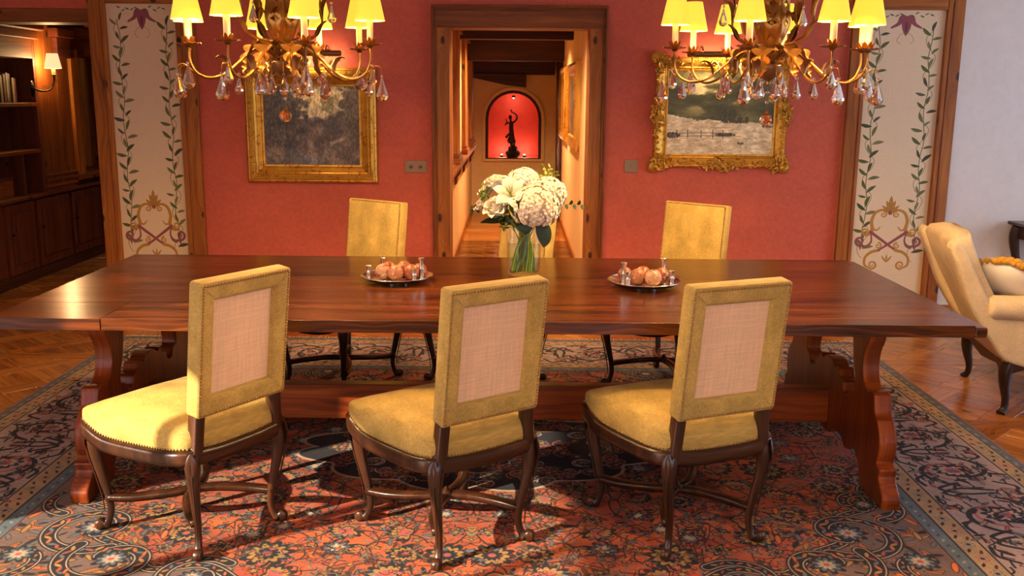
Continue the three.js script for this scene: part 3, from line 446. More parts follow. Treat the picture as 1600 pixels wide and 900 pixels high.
// ------------------------------------------------------------ rug
{
  const K = 419, W = 2048, H = 1676, c = canvas(W, H), g = c.getContext('2d'), hx = 2.4425, hy = 2.0;
  const C = { field: '#a04c2e', navy: '#1b181f', cream: '#a8927a', blue: '#525c64', gold: '#96703e', rose: '#9c4b48', pale: '#a58d80', brown: '#48261a', guard: '#94795a', ground: '#96807a', orange: '#b8602e' };
  g.lineCap = g.lineJoin = 'round';
  g.fillStyle = '#59606c'; g.fillRect(0, 0, W, H);
  const rect = (d, col) => { g.fillStyle = col; g.fillRect(d * K, d * K, W - 2 * d * K, H - 2 * d * K); };
  rect(0.012, '#6a3a28'); rect(0.022, C.blue); rect(0.052, C.navy); rect(0.057, C.guard); rect(0.135, C.navy); rect(0.142, C.ground); rect(0.57, C.navy); rect(0.577, C.guard); rect(0.66, C.navy); rect(0.667, C.blue); rect(0.725, C.navy); rect(0.73, C.field);
  const fx = hx - 0.73, fy = hy - 0.73;
  const ell = (x, y, a, b, r = 0) => { g.beginPath(); g.ellipse(x, y, a, b, r, 0, Math.PI * 2); };
  function rosette(x, y, r, n, cols, rot = 0) { for (let k = 0; k < cols.length; k++) { const q = r * (1 - k * 0.27); g.fillStyle = cols[k]; for (let i = 0; i < n; i++) { const a = rot + i / n * Math.PI * 2; ell(x + Math.cos(a) * q * 0.62, y + Math.sin(a) * q * 0.62, q * 0.38, q * 0.2, a); g.fill(); } ell(x, y, q * 0.55, q * 0.55); g.fill(); } }
  function palmette(x, y, r, rot, cols) { g.save(); g.translate(x, y); g.rotate(rot); cols.forEach((col, k) => { const q = r * (1 - k * 0.25); g.fillStyle = col; for (let i = -3; i <= 3; i++) { ell(Math.sin(i * 0.42) * q * 0.6, -Math.cos(i * 0.42) * q * 0.55, q * 0.2, q * 0.5, i * 0.42); g.fill(); } ell(0, 0, q * 0.42, q * 0.42); g.fill(); }); g.restore(); }
  function leafR(x, y, L, a, col) { g.save(); g.translate(x, y); g.rotate(a); g.fillStyle = C.brown; ell(L * 0.5, 0, L * 0.56, L * 0.2); g.fill(); g.fillStyle = col; ell(L * 0.5, 0, L * 0.48, L * 0.14); g.fill(); g.restore(); }
  const curve = (pts, lw, col) => { const q = new THREE.CatmullRomCurve3(pts.map(([x, y]) => V(x, y, 0))).getPoints(pts.length * 7); g.strokeStyle = col; g.lineWidth = lw; g.beginPath(); q.forEach((p, i) => i ? g.lineTo(p.x, p.y) : g.moveTo(p.x, p.y)); g.stroke(); };
  const spiral = (cx, cy, r0, r1, a0, a1, n = 16) => Array.from({ length: n }, (_, i) => { const t = i / (n - 1), a = lerp(a0, a1, t), q = lerp(r0, r1, t); return [cx + q * Math.cos(a), cy + q * Math.sin(a)]; });
  const bandCols = ['#a85a30', C.gold, '#8c4038', C.blue]; const band = (pts, w) => { curve(pts, w + 0.022, C.navy); curve(pts, w + 0.010, C.cream); curve(pts, w, C.navy); const q = new THREE.CatmullRomCurve3(pts.map(([x, y]) => V(x, y, 0))), L = q.getLength(), n = Math.floor(L / 0.032); for (let i = 1; i < n; i++) { const p = q.getPointAt(i / n), t = q.getTangentAt(i / n), a = Math.atan2(t.y, t.x) + (i % 2 ? 0.6 : -0.6); g.fillStyle = bandCols[i % 4]; ell(p.x, p.y, w * 0.42, w * 0.17, a); g.fill(); } };
  for (const sx of [-1, 1]) for (const sy of [-1, 1]) {
    const r = rng(1234), pick = (a) => a[Math.floor(r() * a.length)];
    g.save(); g.translate(W / 2, H / 2); g.scale(sx * K, sy * K);
    // field: warm patches of dye, tendrils, leaves and flowers
    g.save(); g.beginPath(); g.rect(0, 0, fx, fy); g.clip();
    for (let i = 0; i < 40; i++) { g.fillStyle = pick(['rgba(200,98,44,0.35)', 'rgba(150,52,34,0.35)', 'rgba(178,66,44,0.3)']); ell(r() * fx, r() * fy, 0.1 + 0.2 * r(), 0.03 + 0.07 * r()); g.fill(); }
    for (let i = 0; i < 300; i++) { const x = r() * fx, y = r() * fy, a = r() * 6.3, L = 0.1 + 0.2 * r(), b = (r() - 0.5) * 3; curve([[x, y], [x + L * 0.4 * Math.cos(a), y + L * 0.4 * Math.sin(a)], [x + L * 0.75 * Math.cos(a + b * 0.4), y + L * 0.75 * Math.sin(a + b * 0.4)], [x + L * Math.cos(a + b), y + L * Math.sin(a + b)]], 0.006, pick([C.brown, C.navy, C.brown])); }
    for (let i = 0; i < 620; i++) leafR(r() * fx, r() * fy, 0.022 + 0.045 * r(), r() * 6.3, pick([C.blue, C.gold, C.navy, C.rose, '#7a6a4c', C.orange, C.brown, '#5a3020']));
    for (let i = 0; i < 9; i++) for (let j = 0; j < 8; j++) {
      const x = (i + 0.2 + 0.6 * r()) * fx / 9, y = (j + 0.2 + 0.6 * r()) * fy / 8, q = r(), s = 0.03 + 0.025 * r();
      if (q < 0.22) rosette(x, y, s * 1.9, 11, [C.navy, C.gold, C.navy, C.rose], r()); else if (q < 0.42) palmette(x, y, s * 1.7, r() * 6.3, [C.navy, C.gold, C.rose]); else if (q < 0.6) rosette(x, y, s * 1.5, 7, [C.brown, '#7a5a3c', C.navy], r()); else if (q < 0.8) rosette(x, y, s * 1.2, 6, [C.navy, C.gold, C.navy], r()); else rosette(x, y, s * 1.3, 8, [C.navy, C.blue, C.cream], r());
    }
    for (let i = 0; i < 420; i++) rosette(r() * fx, r() * fy, 0.011 + 0.012 * r(), 5, [pick([C.navy, C.brown, C.navy]), pick([C.gold, C.rose, C.blue, C.orange])], r());
    for (let i = 0; i < 1300; i++) { const x = r() * fx, y = r() * fy, a = r() * 6.3, L = 0.012 + 0.03 * r(); curve([[x, y], [x + L * Math.cos(a), y + L * Math.sin(a)], [x + 1.6 * L * Math.cos(a + 0.7), y + 1.6 * L * Math.sin(a + 0.7)]], 0.0045, pick([C.brown, C.navy, '#6a3420', '#7c6a54', C.blue])); }
    // corner pieces: slate ground, dark arabesque bands edged in cream
    const edge = [[fx - 0.98, fy + 0.02], [fx - 0.80, fy - 0.13], [fx - 0.62, fy - 0.10], [fx - 0.5, fy - 0.24], [fx - 0.33, fy - 0.36], [fx - 0.29, fy - 0.55], [fx - 0.13, fy - 0.66], [fx - 0.1, fy - 0.84], [fx + 0.02, fy - 0.95]];
    const q = new THREE.CatmullRomCurve3(edge.map(([x, y]) => V(x, y, 0))).getPoints(60); g.beginPath(); q.forEach((p, i) => i ? g.lineTo(p.x, p.y) : g.moveTo(p.x, p.y)); g.lineTo(fx + 0.05, fy + 0.05); g.closePath(); g.fillStyle = '#64504a'; g.fill();
    for (let i = 0; i < 190; i++) { const x = fx - r() * 0.6, y = fy - r() * 0.6; leafR(x, y, 0.03 + 0.05 * r(), r() * 6.3, pick([C.blue, C.orange, C.gold, '#8a5a3a', C.navy])); }
    band(edge, 0.03);
    band(spiral(fx - 0.30, fy - 0.42, 0.2, 0.06, 2.2, -4.3), 0.045); band(spiral(fx - 0.46, fy - 0.17, 0.19, 0.05, -0.6, 5.8), 0.045); band(spiral(fx - 0.15, fy - 0.68, 0.15, 0.05, 1.4, -4.4), 0.036); band(spiral(fx - 0.78, fy - 0.05, 0.14, 0.05, -2.4, 3.6), 0.034);
    band(spiral(fx - 0.1, fy - 0.16, 0.16, 0.05, 0.4, 5.2), 0.03);
    for (const [x, y, s] of [[0.30, 0.42, 0.075], [0.46, 0.17, 0.07], [0.15, 0.68, 0.05], [0.78, 0.05, 0.05], [0.12, 0.2, 0.07]]) rosette(fx - x, fy - y, s, 9, [C.navy, C.blue, C.cream, C.rose]);
    for (let i = 0; i < 60; i += 12) { const a = spiral(fx - 0.30, fy - 0.42, 0.2, 0.06, 2.2, -4.3, 30)[i % 30], b = spiral(fx - 0.46, fy - 0.17, 0.19, 0.05, -0.6, 5.8, 30)[i % 30], p = i < 30 ? a : b; g.fillStyle = pick([C.orange, C.rose, C.gold]); leafR(p[0], p[1], 0.04, r() * 6, C.orange); }
    // centre medallion
    const med = []; for (let i = 0; i <= 40; i++) { const a = i / 40 * Math.PI / 2, q2 = 1 + 0.13 * Math.abs(Math.sin(a * 6)) - 0.04; med.push([0.78 * q2 * Math.cos(a) ** 1.15, 0.46 * q2 * Math.sin(a) ** 1.15]); }
    g.beginPath(); g.moveTo(0, 0); med.forEach(([x, y]) => g.lineTo(x, y)); g.closePath(); g.fillStyle = C.navy; g.fill(); curve(med, 0.016, C.cream);
    for (let i = 0; i < 80; i++) { const a = r() * 1.57, d = Math.sqrt(r()) * 0.7, x = d * Math.cos(a), y = 0.6 * d * Math.sin(a); curve(spiral(x, y, 0.05, 0.015, r() * 6, r() * 6 + 4, 8), 0.008, pick([C.pale, C.rose, C.gold])); rosette(x, y, 0.02 + 0.02 * r(), 7, [pick(['#5a3a34', C.rose, C.blue]), C.navy, C.gold]); }
    g.restore();
    // main border: scrolling vine of big oval blossoms, black on a pale ground; guard stripes with buds
    const along = (len, put) => { const n = Math.round(len / 0.44); for (let i = 0; i < n; i++) put((i + 0.5) * len / n, i); };
    const motif = (i) => { g.scale(1, 1.2);
      const rr = rng(50 + i % 3), B = C.navy;
      for (const s of [-1, 1]) { curve(spiral(s * 0.02, 0, 0.15, 0.075, s > 0 ? 0.3 : 3.44, (s > 0 ? 0.3 : 3.44) + 3.3), 0.02, B); curve([[s * 0.14, 0.04], [s * 0.2, 0.12], [s * 0.25, 0.06], [s * 0.24, -0.06]], 0.016, B); curve([[s * 0.12, -0.1], [s * 0.17, -0.16], [s * 0.24, -0.13]], 0.014, B); curve([[s * 0.05, 0.12], [s * 0.1, 0.165], [s * 0.17, 0.16]], 0.014, B); }
      curve(spiral(0, 0, 0.115, 0.03, 0, 6.6), 0.012, C.rose); rosette(0, 0, 0.075, 11, [B, C.pale, C.rose, C.blue]);
      for (let k = 0; k < 44; k++) leafR((rr() - 0.5) * 0.5, (rr() - 0.5) * 0.33, 0.03 + 0.03 * rr(), rr() * 6.3, [B, B, C.rose, C.blue, '#8a7468'][k % 5]);
      for (let k = 0; k < 40; k++) { const x = (rr() - 0.5) * 0.5, y = (rr() - 0.5) * 0.33; curve([[x, y], [x + 0.03, y + 0.02 * (rr() - 0.5)], [x + 0.05, y + 0.05 * (rr() - 0.5)]], 0.007, B); }
    };
    const bud = (x, y, i) => { rosette(x, y, 0.026, 6, [i % 2 ? C.rose : C.blue, C.cream, C.navy]); leafR(x + 0.035, y + 0.012, 0.03, 0.5, C.navy); leafR(x - 0.035, y - 0.012, 0.03, 3.6, C.brown); };
    along(hx - 0.2, (p, i) => { g.save(); g.translate(p, hy - 0.356); g.save(); motif(i); g.restore(); g.restore(); });
    along(hy - 0.2, (p, i) => { g.save(); g.translate(hx - 0.356, p); g.rotate(Math.PI / 2); motif(i); g.restore(); });
    for (let i = 0; i < 22; i++) { bud((i + 0.5) * 0.11, hy - 0.096, i); bud((i + 0.5) * 0.11, hy - 0.618, i); }
    for (let i = 0; i < 20; i++) { for (const e of [0.096, 0.618]) { g.save(); g.translate(hx - e, (i + 0.5) * 0.11); g.rotate(Math.PI / 2); bud(0, 0, i); g.restore(); } }
    for (let i = 0; i < 60; i++) for (const e of [0.037, 0.696]) { g.fillStyle = i % 2 ? '#7c7c78' : '#3a4048'; ell((i + 0.5) * 0.042, hy - e, 0.012, 0.006, 0.6); g.fill(); ell(hx - e, (i + 0.5) * 0.042, 0.006, 0.012, 0.6); g.fill(); }
    g.restore();
  }
  const im = g.getImageData(0, 0, W, H), d = im.data; // wool: knots and bands of dye lot
  for (let y = 0; y < H; y++) { const ab = 0.93 + 0.14 * fbm(3.3, y / 60, 3); for (let x = 0; x < W; x++) { const i = (y * W + x) * 4, k = ab * (0.86 + 0.28 * hash[(x * 131 + y * 7919 + (x * y) % 977) & 65535]) * (0.93 + 0.14 * pn(x / 24, y / 24)); d[i] *= k; d[i + 1] *= k; d[i + 2] *= k; } }
  g.putImageData(im, 0, 0);
  const w = RUG.x1 - RUG.x0, l = RUG.z1 - RUG.z0, t = thing('oriental_rug', 'large orange and navy patterned wool rug under the dining table', 'rug', [(RUG.x0 + RUG.x1) / 2, 0, (RUG.z0 + RUG.z1) / 2]);
  const top = new THREE.BoxGeometry(w, 0.011, l); top.translate(0, 0.0055, 0);
  part('pile', top, std({ map: canvasTex(c), roughness: 0.96, bumpMap: dataTex(512, 512, (u, v) => { const q = 255 * (0.5 * pn(u * 256, v * 256, 256, 256) + 0.5 * pn(u * 512, v * 512, 512, 512)); return [q, q, q]; }, false), bumpScale: 0.0015 }), t);
  const edge = std({ color: 0x8a5232, roughness: 0.95 });
  for (const s of [-1, 1]) part('selvedge', sweep([V(s * w / 2, 0.0055, -l / 2), V(s * w / 2, 0.0055, 0), V(s * w / 2, 0.0055, l / 2)], circle(6), () => 0.0054), edge, t);
  const fr = []; for (let i = 0; i < 420; i++) for (const s of [-1, 1]) { const x = -w / 2 + (i + 0.5) / 420 * w, dx = (R() - 0.5) * 0.014; fr.push(sweep([V(x, 0.005, s * l / 2), V(x + dx, 0.004, s * (l / 2 + 0.05))], circle(3), () => 0.0022)); }
  part('fringe', fr, std({ color: 0xcbb894, roughness: 0.95 }), t).userData.kind = 'stuff';
}
const RUGTOP = 0.0115;
// ------------------------------------------------------------ dining table
const TZ = -4.285, TX = -0.1, TOP = 0.765;
{
  const t = thing('dining_table', 'long dark walnut refectory table on carved trestles in the middle of room', 'table', [TX, 0, TZ]);
  const x0 = -1.9, x1 = 1.865, zs = [-0.735, -0.44, -0.15, 0.16, 0.45, 0.735], tp = [];
  for (let i = 0; i < 5; i++) {
    const g = 0.0004, bd = (a, b, k, dy = 0) => tp.push(part('top_board', bx(a, b, TOP - 0.046, TOP + dy, zs[i] + g, zs[i + 1] - g, 0.0016, 'x'), M.table[k % 3], t));
    if (i === 4) { bd(x0, -1.468, 0); bd(-1.464, x1, 2, 0.0008); } else bd(x0, x1, i, (i % 2) * 0.0004);
  }
  part('end_batten', bx(x1 + 0.001, x1 + 0.05, TOP - 0.047, TOP - 0.007, -0.735, 0.735, 0.008, 'z'), M.table[0], t);
  part('breadboard_pegs', [-0.6, -0.3, 0, 0.3, 0.6].map((z) => lathe([[0, 0.0015], [0.006, 0.0015], [0.007, 0]], 8).translate(x1 - 0.02, TOP, z)), M.table[1], t);
  // trestle outline in (z, y), one half; mirrored
  const half = [[0.73, 0], [0.735, 0.045], [0.7, 0.085], [0.675, 0.115], [0.68, 0.15], [0.645, 0.165], [0.655, 0.2], [0.66, 0.25], [0.645, 0.295], [0.615, 0.335], [0.585, 0.36], [0.575, 0.39], [0.56, 0.43], [0.515, 0.435], [0.5, 0.425], [0.455, 0.44], [0.425, 0.48], [0.415, 0.53], [0.425, 0.58], [0.455, 0.625], [0.47, 0.665]];
  const inner = [[0.27, 0.665], [0.275, 0.6], [0.3, 0.5], [0.335, 0.43], [0.335, 0.385], [0.29, 0.37], [0.265, 0.335], [0.22, 0.335], [0.2, 0.375], [0.155, 0.385], [0.13, 0.42], [0.085, 0.41], [0.05, 0.43], [0, 0.435]];
  const low = [[0, 0.075], [0.05, 0.08], [0.11, 0.115], [0.22, 0.12], [0.27, 0.09], [0.32, 0.1], [0.37, 0.125], [0.43, 0.1], [0.465, 0.05], [0.48, 0]];
    const dense = (l) => new THREE.CatmullRomCurve3(l.map(([x, y]) => V(x, y, 0)), false, 'centripetal').getPoints(l.length * 4).map((p) => [p.x, p.y]);
  const oneSide = [...dense(low), ...dense(half), ...dense(inner)], full = [...oneSide, ...oneSide.slice().reverse().filter(([z]) => z > 0.001).map(([z, y]) => [-z, y])];
  for (const [x, s] of [[1.605, 1], [-1.605, -1]]) {
    const g = extrude(full.map(([z, y]) => [z, y + RUGTOP * (1 - y / 0.665)]), 0.06, 0.006).translate(0, 0, -0.03).rotateY(-Math.PI / 2).translate(x, 0, 0);
    const tr = part('trestle', grain(g, 'y'), M.trestle, t);
    part('cleat', bx(x - 0.06 + s * 0.03, x + 0.06 + s * 0.03, 0.662, TOP - 0.046, -0.5, 0.5, 0.008, 'z'), M.trestle, tr);
    part('wedge', bx(x + s * 0.034, x + s * 0.075, 0.13, 0.3, -0.02, 0.02, 0.004, 'y'), M.trestle, tr);
  }
  part('stretcher', bx(-1.572, 1.572, 0.13, 0.295, -0.035, 0.035, 0.006, 'x'), M.trestle, t);
}
// ------------------------------------------------------------ dining chairs (front = local +z)
function makeChair() {
  const t = thing('dining_chair', 'x', 'chair', [0, 0, 0], 0, 'upholstered chairs around the dining table');
  const feet = [[-0.228, 0.24, 1], [0.228, 0.24, 1], [-0.192, -0.25, 0], [0.192, -0.25, 0]];
  const sq = circle(12, 1, 1, 0.7);
  for (const [fx, fz, front] of feet) {
    const o = V(Math.sign(fx) * 0.72, 0, Math.sign(fz) * 0.69), B = V(fx, 0, fz).addScaledVector(o, -0.028), at = (k, y) => B.clone().addScaledVector(o, k).setY(y);
    const p = smoothPath([at(0.012, 0.425), at(0.022, 0.385), at(0.034, 0.34), at(0.03, 0.28), at(0.014, 0.2), at(-0.002, 0.12), at(-0.004, 0.07), at(0.006, 0.035), at(0.02, 0.012)], 26);
    const rad = (u) => lerp(0.027, 0.0128, smooth(0.05, 0.72, u)) + 0.004 * Math.exp(-(((u - 0.2) / 0.1) ** 2)) + 0.004 * smooth(0.86, 1, u);
    const leg = part('leg', sweep(p, sq, (u) => rad(u), o), M.walnut, t);
    const sc = lathe([[0, -0.016], [0.008, -0.017], [0.013, -0.013], [0.02, -0.013], [0.021, 0], [0.02, 0.013], [0.013, 0.013], [0.008, 0.017], [0, 0.016]], 18).rotateZ(Math.PI / 2).rotateY(Math.atan2(o.x, o.z)).translate(at(0.036, 0).x, 0.021, at(0.036, 0).z);
    part('scroll_foot', [grain(sc, 'y'), grain(sweep(smoothPath([at(0.012, 0.004), at(0.03, 0.004), at(0.05, 0.012), at(0.052, 0.03)], 8), circle(8), () => 0.0055), 'y')], M.walnut, leg);
    const kn = []; for (const s of [-1, 1]) kn.push(leaf([at(0.058, 0.40), at(0.066, 0.36).add(V(-o.z * s * 0.008, 0, o.x * s * 0.008)), at(0.058, 0.3)], 0.011, { side: V(-o.z, 0, o.x), cup: -0.3, thick: 0.003, n: 8 }));
    kn.push(sweep(smoothPath([at(0.062, 0.36), at(0.061, 0.3), at(0.042, 0.22), at(0.022, 0.12), at(0.018, 0.07)], 12), circle(5), (u) => 0.0042 * (1 - 0.5 * u), o));
    part('knee_carving', kn, M.walnut, leg);
    if (!front) { const post = sweep(smoothPath([V(fx * 0.96, 0.37, fz - 0.004), V(fx * 0.92, 0.45, fz - 0.006), V(fx * 0.9, 0.52, fz - 0.012), V(fx * 0.89, 0.56, fz - 0.017)], 10), circle(12, 1, 1, 0.45), () => [0.024, 0.022], V(0, 0, 1)); part('back_post', post, M.walnut, t); }
  }
  // seat outline, nail line height
  const half = [[0, -0.262], [0.12, -0.262], [0.205, -0.256], [0.232, -0.215], [0.246, -0.1], [0.266, 0.06], [0.277, 0.18], [0.268, 0.245], [0.225, 0.268], [0.12, 0.283], [0, 0.291]];
  const crv = new THREE.CatmullRomCurve3([...half, ...half.slice(1, -1).reverse().map(([x, z]) => [-x, z])].map(([x, z]) => V(x, 0, z)), true, 'centripetal'), N = 84, out = crv.getSpacedPoints(N).slice(0, N);
  const base = (p) => 0.396 + 0.042 * Math.exp(-(((Math.abs(p.x) - 0.262) ** 2 + (p.z - 0.25) ** 2) / 0.008)) + 0.012 * Math.exp(-(((Math.abs(p.x) - 0.22) ** 2 + (p.z + 0.25) ** 2) / 0.008)) - 0.008 * Math.exp(-((p.x / 0.1) ** 2)) * (p.z > 0.2 ? 1 : 0);
  const ring = (s, dy, cz = 0) => out.map((p) => V(p.x * s, lerp(base(p), 0.41, smooth(0.03, 0.09, dy)) + dy, cz + (p.z - cz) * s));
  part('seat_cushion', grain(loft([ring(0.985, -0.012), ring(1.0, 0.0), ring(1.012, 0.018), ring(1.008, 0.04), ring(0.975, 0.06), ring(0.9, 0.078), ring(0.75, 0.092), ring(0.55, 0.101), ring(0.3, 0.106), ring(0.1, 0.107)]), 'z', 0.5, 0.5), M.velvet, t);
  const railP = out.map((p) => V(p.x * 1.0, base(p) - 0.026, p.z * 1.0));
  part('seat_rail', grain(sweep(railP, [[0.026, -0.014], [0.026, 0.012], [0.018, 0.017], [0.008, 0.013], [-0.004, 0.017], [-0.02, 0.014], [-0.026, 0.006], [-0.026, -0.012], [-0.01, -0.016], [0.01, -0.016]], () => [1, 1], V(0, 1, 0), true), 'x'), M.walnut, t);
  // the back: leans 9 degrees
  const bk = new THREE.Matrix4().makeTranslation(0, 0.526, -0.263).multiply(new THREE.Matrix4().makeRotationX(-0.126));
  const hw = 0.1975, ht = 0.475, rr = (inset, z, r = 0.012) => { const w = hw - inset, y0 = inset, y1 = ht - inset, q = Math.max(0.001, r - inset * 0.3), p = []; for (const [cx, cy, a0] of [[w - q, y1 - q, 0], [-w + q, y1 - q, 90], [-w + q, y0 + q, 180], [w - q, y0 + q, 270]]) for (let i = 0; i <= 4; i++) { const a = (a0 + i * 22.5) * Math.PI / 180; p.push(V(cx + q * Math.cos(a), cy + q * Math.sin(a), z)); } return p; };
  const bg = loft([rr(0.07, -0.010), rr(0.062, -0.024), rr(0.05, -0.032), rr(0.004, -0.034), rr(0, -0.029), rr(0, 0.022), rr(0.004, 0.029), rr(0.02, 0.034), rr(0.05, 0.041), rr(0.1, 0.046), rr(0.17, 0.048)], false, true);
  part('back_upholstery', grain(toCreasedNormals(bg, 0.6), 'y', 0.5, 0.5).applyMatrix4(bk), M.velvet, t);
  const seam = []; for (const [sx, sy] of [[1, 1], [-1, 1], [1, -1], [-1, -1]]) { const p = (i) => V(sx * (hw - i), ht / 2 + sy * (ht / 2 - i), -0.0335); seam.push(sweep([p(0.012), p(0.03), p(0.049)], circle(4), () => 0.0012, V(0, 0, 1))); }
  seam.forEach((g) => part('mitre_seam', g.applyMatrix4(bk), M.velvet, t));
  part('back_linen', grain(box(2 * hw - 0.138, ht - 0.138, 0.012, 0, ht / 2, -0.005, 0.002), 'x', 0.5, 0.5).applyMatrix4(bk), M.linen, t);
  // brass nails
  const nail = new THREE.SphereGeometry(0.0047, 6, 3, 0, Math.PI * 2, 0, Math.PI / 2), nl = [], q = new THREE.Quaternion();
  const put = (p, n, m) => { const g = nail.clone(); g.applyQuaternion(q.setFromUnitVectors(V(0, 1, 0), n)); g.translate(p.x, p.y, p.z); if (m) g.applyMatrix4(m); nl.push(g); };
  const line = (a, b, n) => { const k = Math.round(a.distanceTo(b) / 0.0112); for (let i = 0; i < k; i++) put(a.clone().lerp(b, (i + 0.5) / k), n, bk); };
  for (const [z, n, ins] of [[-0.0335, V(0, 0, -1), 0.01], [0.0305, V(0, 0, 1), 0.009]]) { const a = hw - ins, y0 = ins, y1 = ht - ins; line(V(-a, y0, z), V(a, y0, z), n); line(V(a, y0, z), V(a, y1, z), n); line(V(a, y1, z), V(-a, y1, z), n); line(V(-a, y1, z), V(-a, y0, z), n); }
  const fine = crv.getSpacedPoints(160).slice(0, 160); fine.forEach((p, i) => { const a = fine[(i + 1) % 160], b = fine[(i + 159) % 160], n = V(a.z - b.z, 0, b.x - a.x).normalize(); if (n.x * p.x + n.z * p.z < 0) n.negate(); put(V(p.x, base(p) + 0.005, p.z).addScaledVector(n, 0.001), n); });
  part('nail_trim', nl, M.nail, t).userData.kind = 'stuff';
  // crossed serpentine stretcher
  const st = (a, b) => { const A = V(a[0], 0.125, a[1]).multiply(V(0.93, 1, 0.93)), Bq = V(b[0], 0.125, b[1]).multiply(V(0.93, 1, 0.93)); return sweep(smoothPath([A, V(a[0] * 0.72, 0.128, a[1] * 0.58), V(a[0] * 0.34, 0.135, a[1] * 0.2), V(0, 0.137, 0), V(b[0] * 0.34, 0.135, b[1] * 0.2), V(b[0] * 0.72, 0.128, b[1] * 0.58), Bq], 34), [[0.012, -0.016], [0.013, 0.0], [0.012, 0.016], [0.004, 0.02], [-0.012, 0.017], [-0.012, -0.017], [0.004, -0.02]], () => 1, V(0, 1, 0)); };
  part('stretcher', [st(feet[0], feet[3]), st(feet[1], feet[2])], M.walnut, t);
  part('stretcher_boss', grain(lathe([[0, -0.014], [0.02, -0.012], [0.03, 0], [0.026, 0.012], [0.012, 0.02], [0.008, 0.03], [0, 0.034]], 16).translate(0, 0.137, 0), 'y'), M.walnut, t);
  return t;
}
{
  const c = makeChair(), D = Math.PI / 180;
  const CH = [
    [-1.193, -3.394, -123, 'yellow upholstered chair with sunlit seat at the table end towards the bookcases, linen back showing'],
    [-0.239, -3.359, -144.6, 'yellow upholstered chair with linen back showing, between the two other linen-backed chairs'],
    [0.632, -3.433, -157.5, 'yellow upholstered chair with linen back showing at the table end towards the armchair'],
    [-0.95, -5.24, -33, 'yellow upholstered chair across the table below the dark landscape painting'],
    [-0.14, -5.26, -48, 'yellow upholstered chair across the table, before the doorway behind the flower vase'],
    [0.86, -5.24, -39, 'yellow upholstered chair across the table below the snow landscape painting'],
  ];
  CH.forEach(([x, z, a, l], i) => { if (i) dup(c, [x, RUGTOP, z], a * D, l); else { c.position.set(x, RUGTOP, z); c.rotation.y = a * D; c.userData.label = l; } });
}
// ------------------------------------------------------------ chandeliers
const dropGeo = (L, r, seg = 8) => flat(lathe([[0, 0], [r * 0.16, -L * 0.03], [r * 0.28, -L * 0.16], [r * 0.62, -L * 0.42], [r * 0.98, -L * 0.70], [r, -L * 0.78], [r * 0.72, -L * 0.93], [0, -L]], seg));
const beadGeo = (r) => flat(new THREE.IcosahedronGeometry(r, 1));
const DROP = [dropGeo(0.098, 0.026), dropGeo(0.08, 0.02), dropGeo(0.058, 0.0155)], BEAD = beadGeo(0.0065), BALL = flat(new THREE.IcosahedronGeometry(0.027, 2));
function crystal(parent, x, y, z, k, chain = 0.02, mat = M.crystal) {
  const w = part('hanging_wire', sweep([V(x, y, z), V(x, y - chain, z)], circle(4), () => 0.0009, V(1, 0, 0)), M.giltDark, parent);
  const b = part('crystal_bead', BEAD, mat, parent); b.position.set(x, y - chain, z);
  const d = part('crystal_drop', DROP[k], mat, parent); d.position.set(x, y - chain - 0.008, z); d.rotation.y = R() * 6;
}
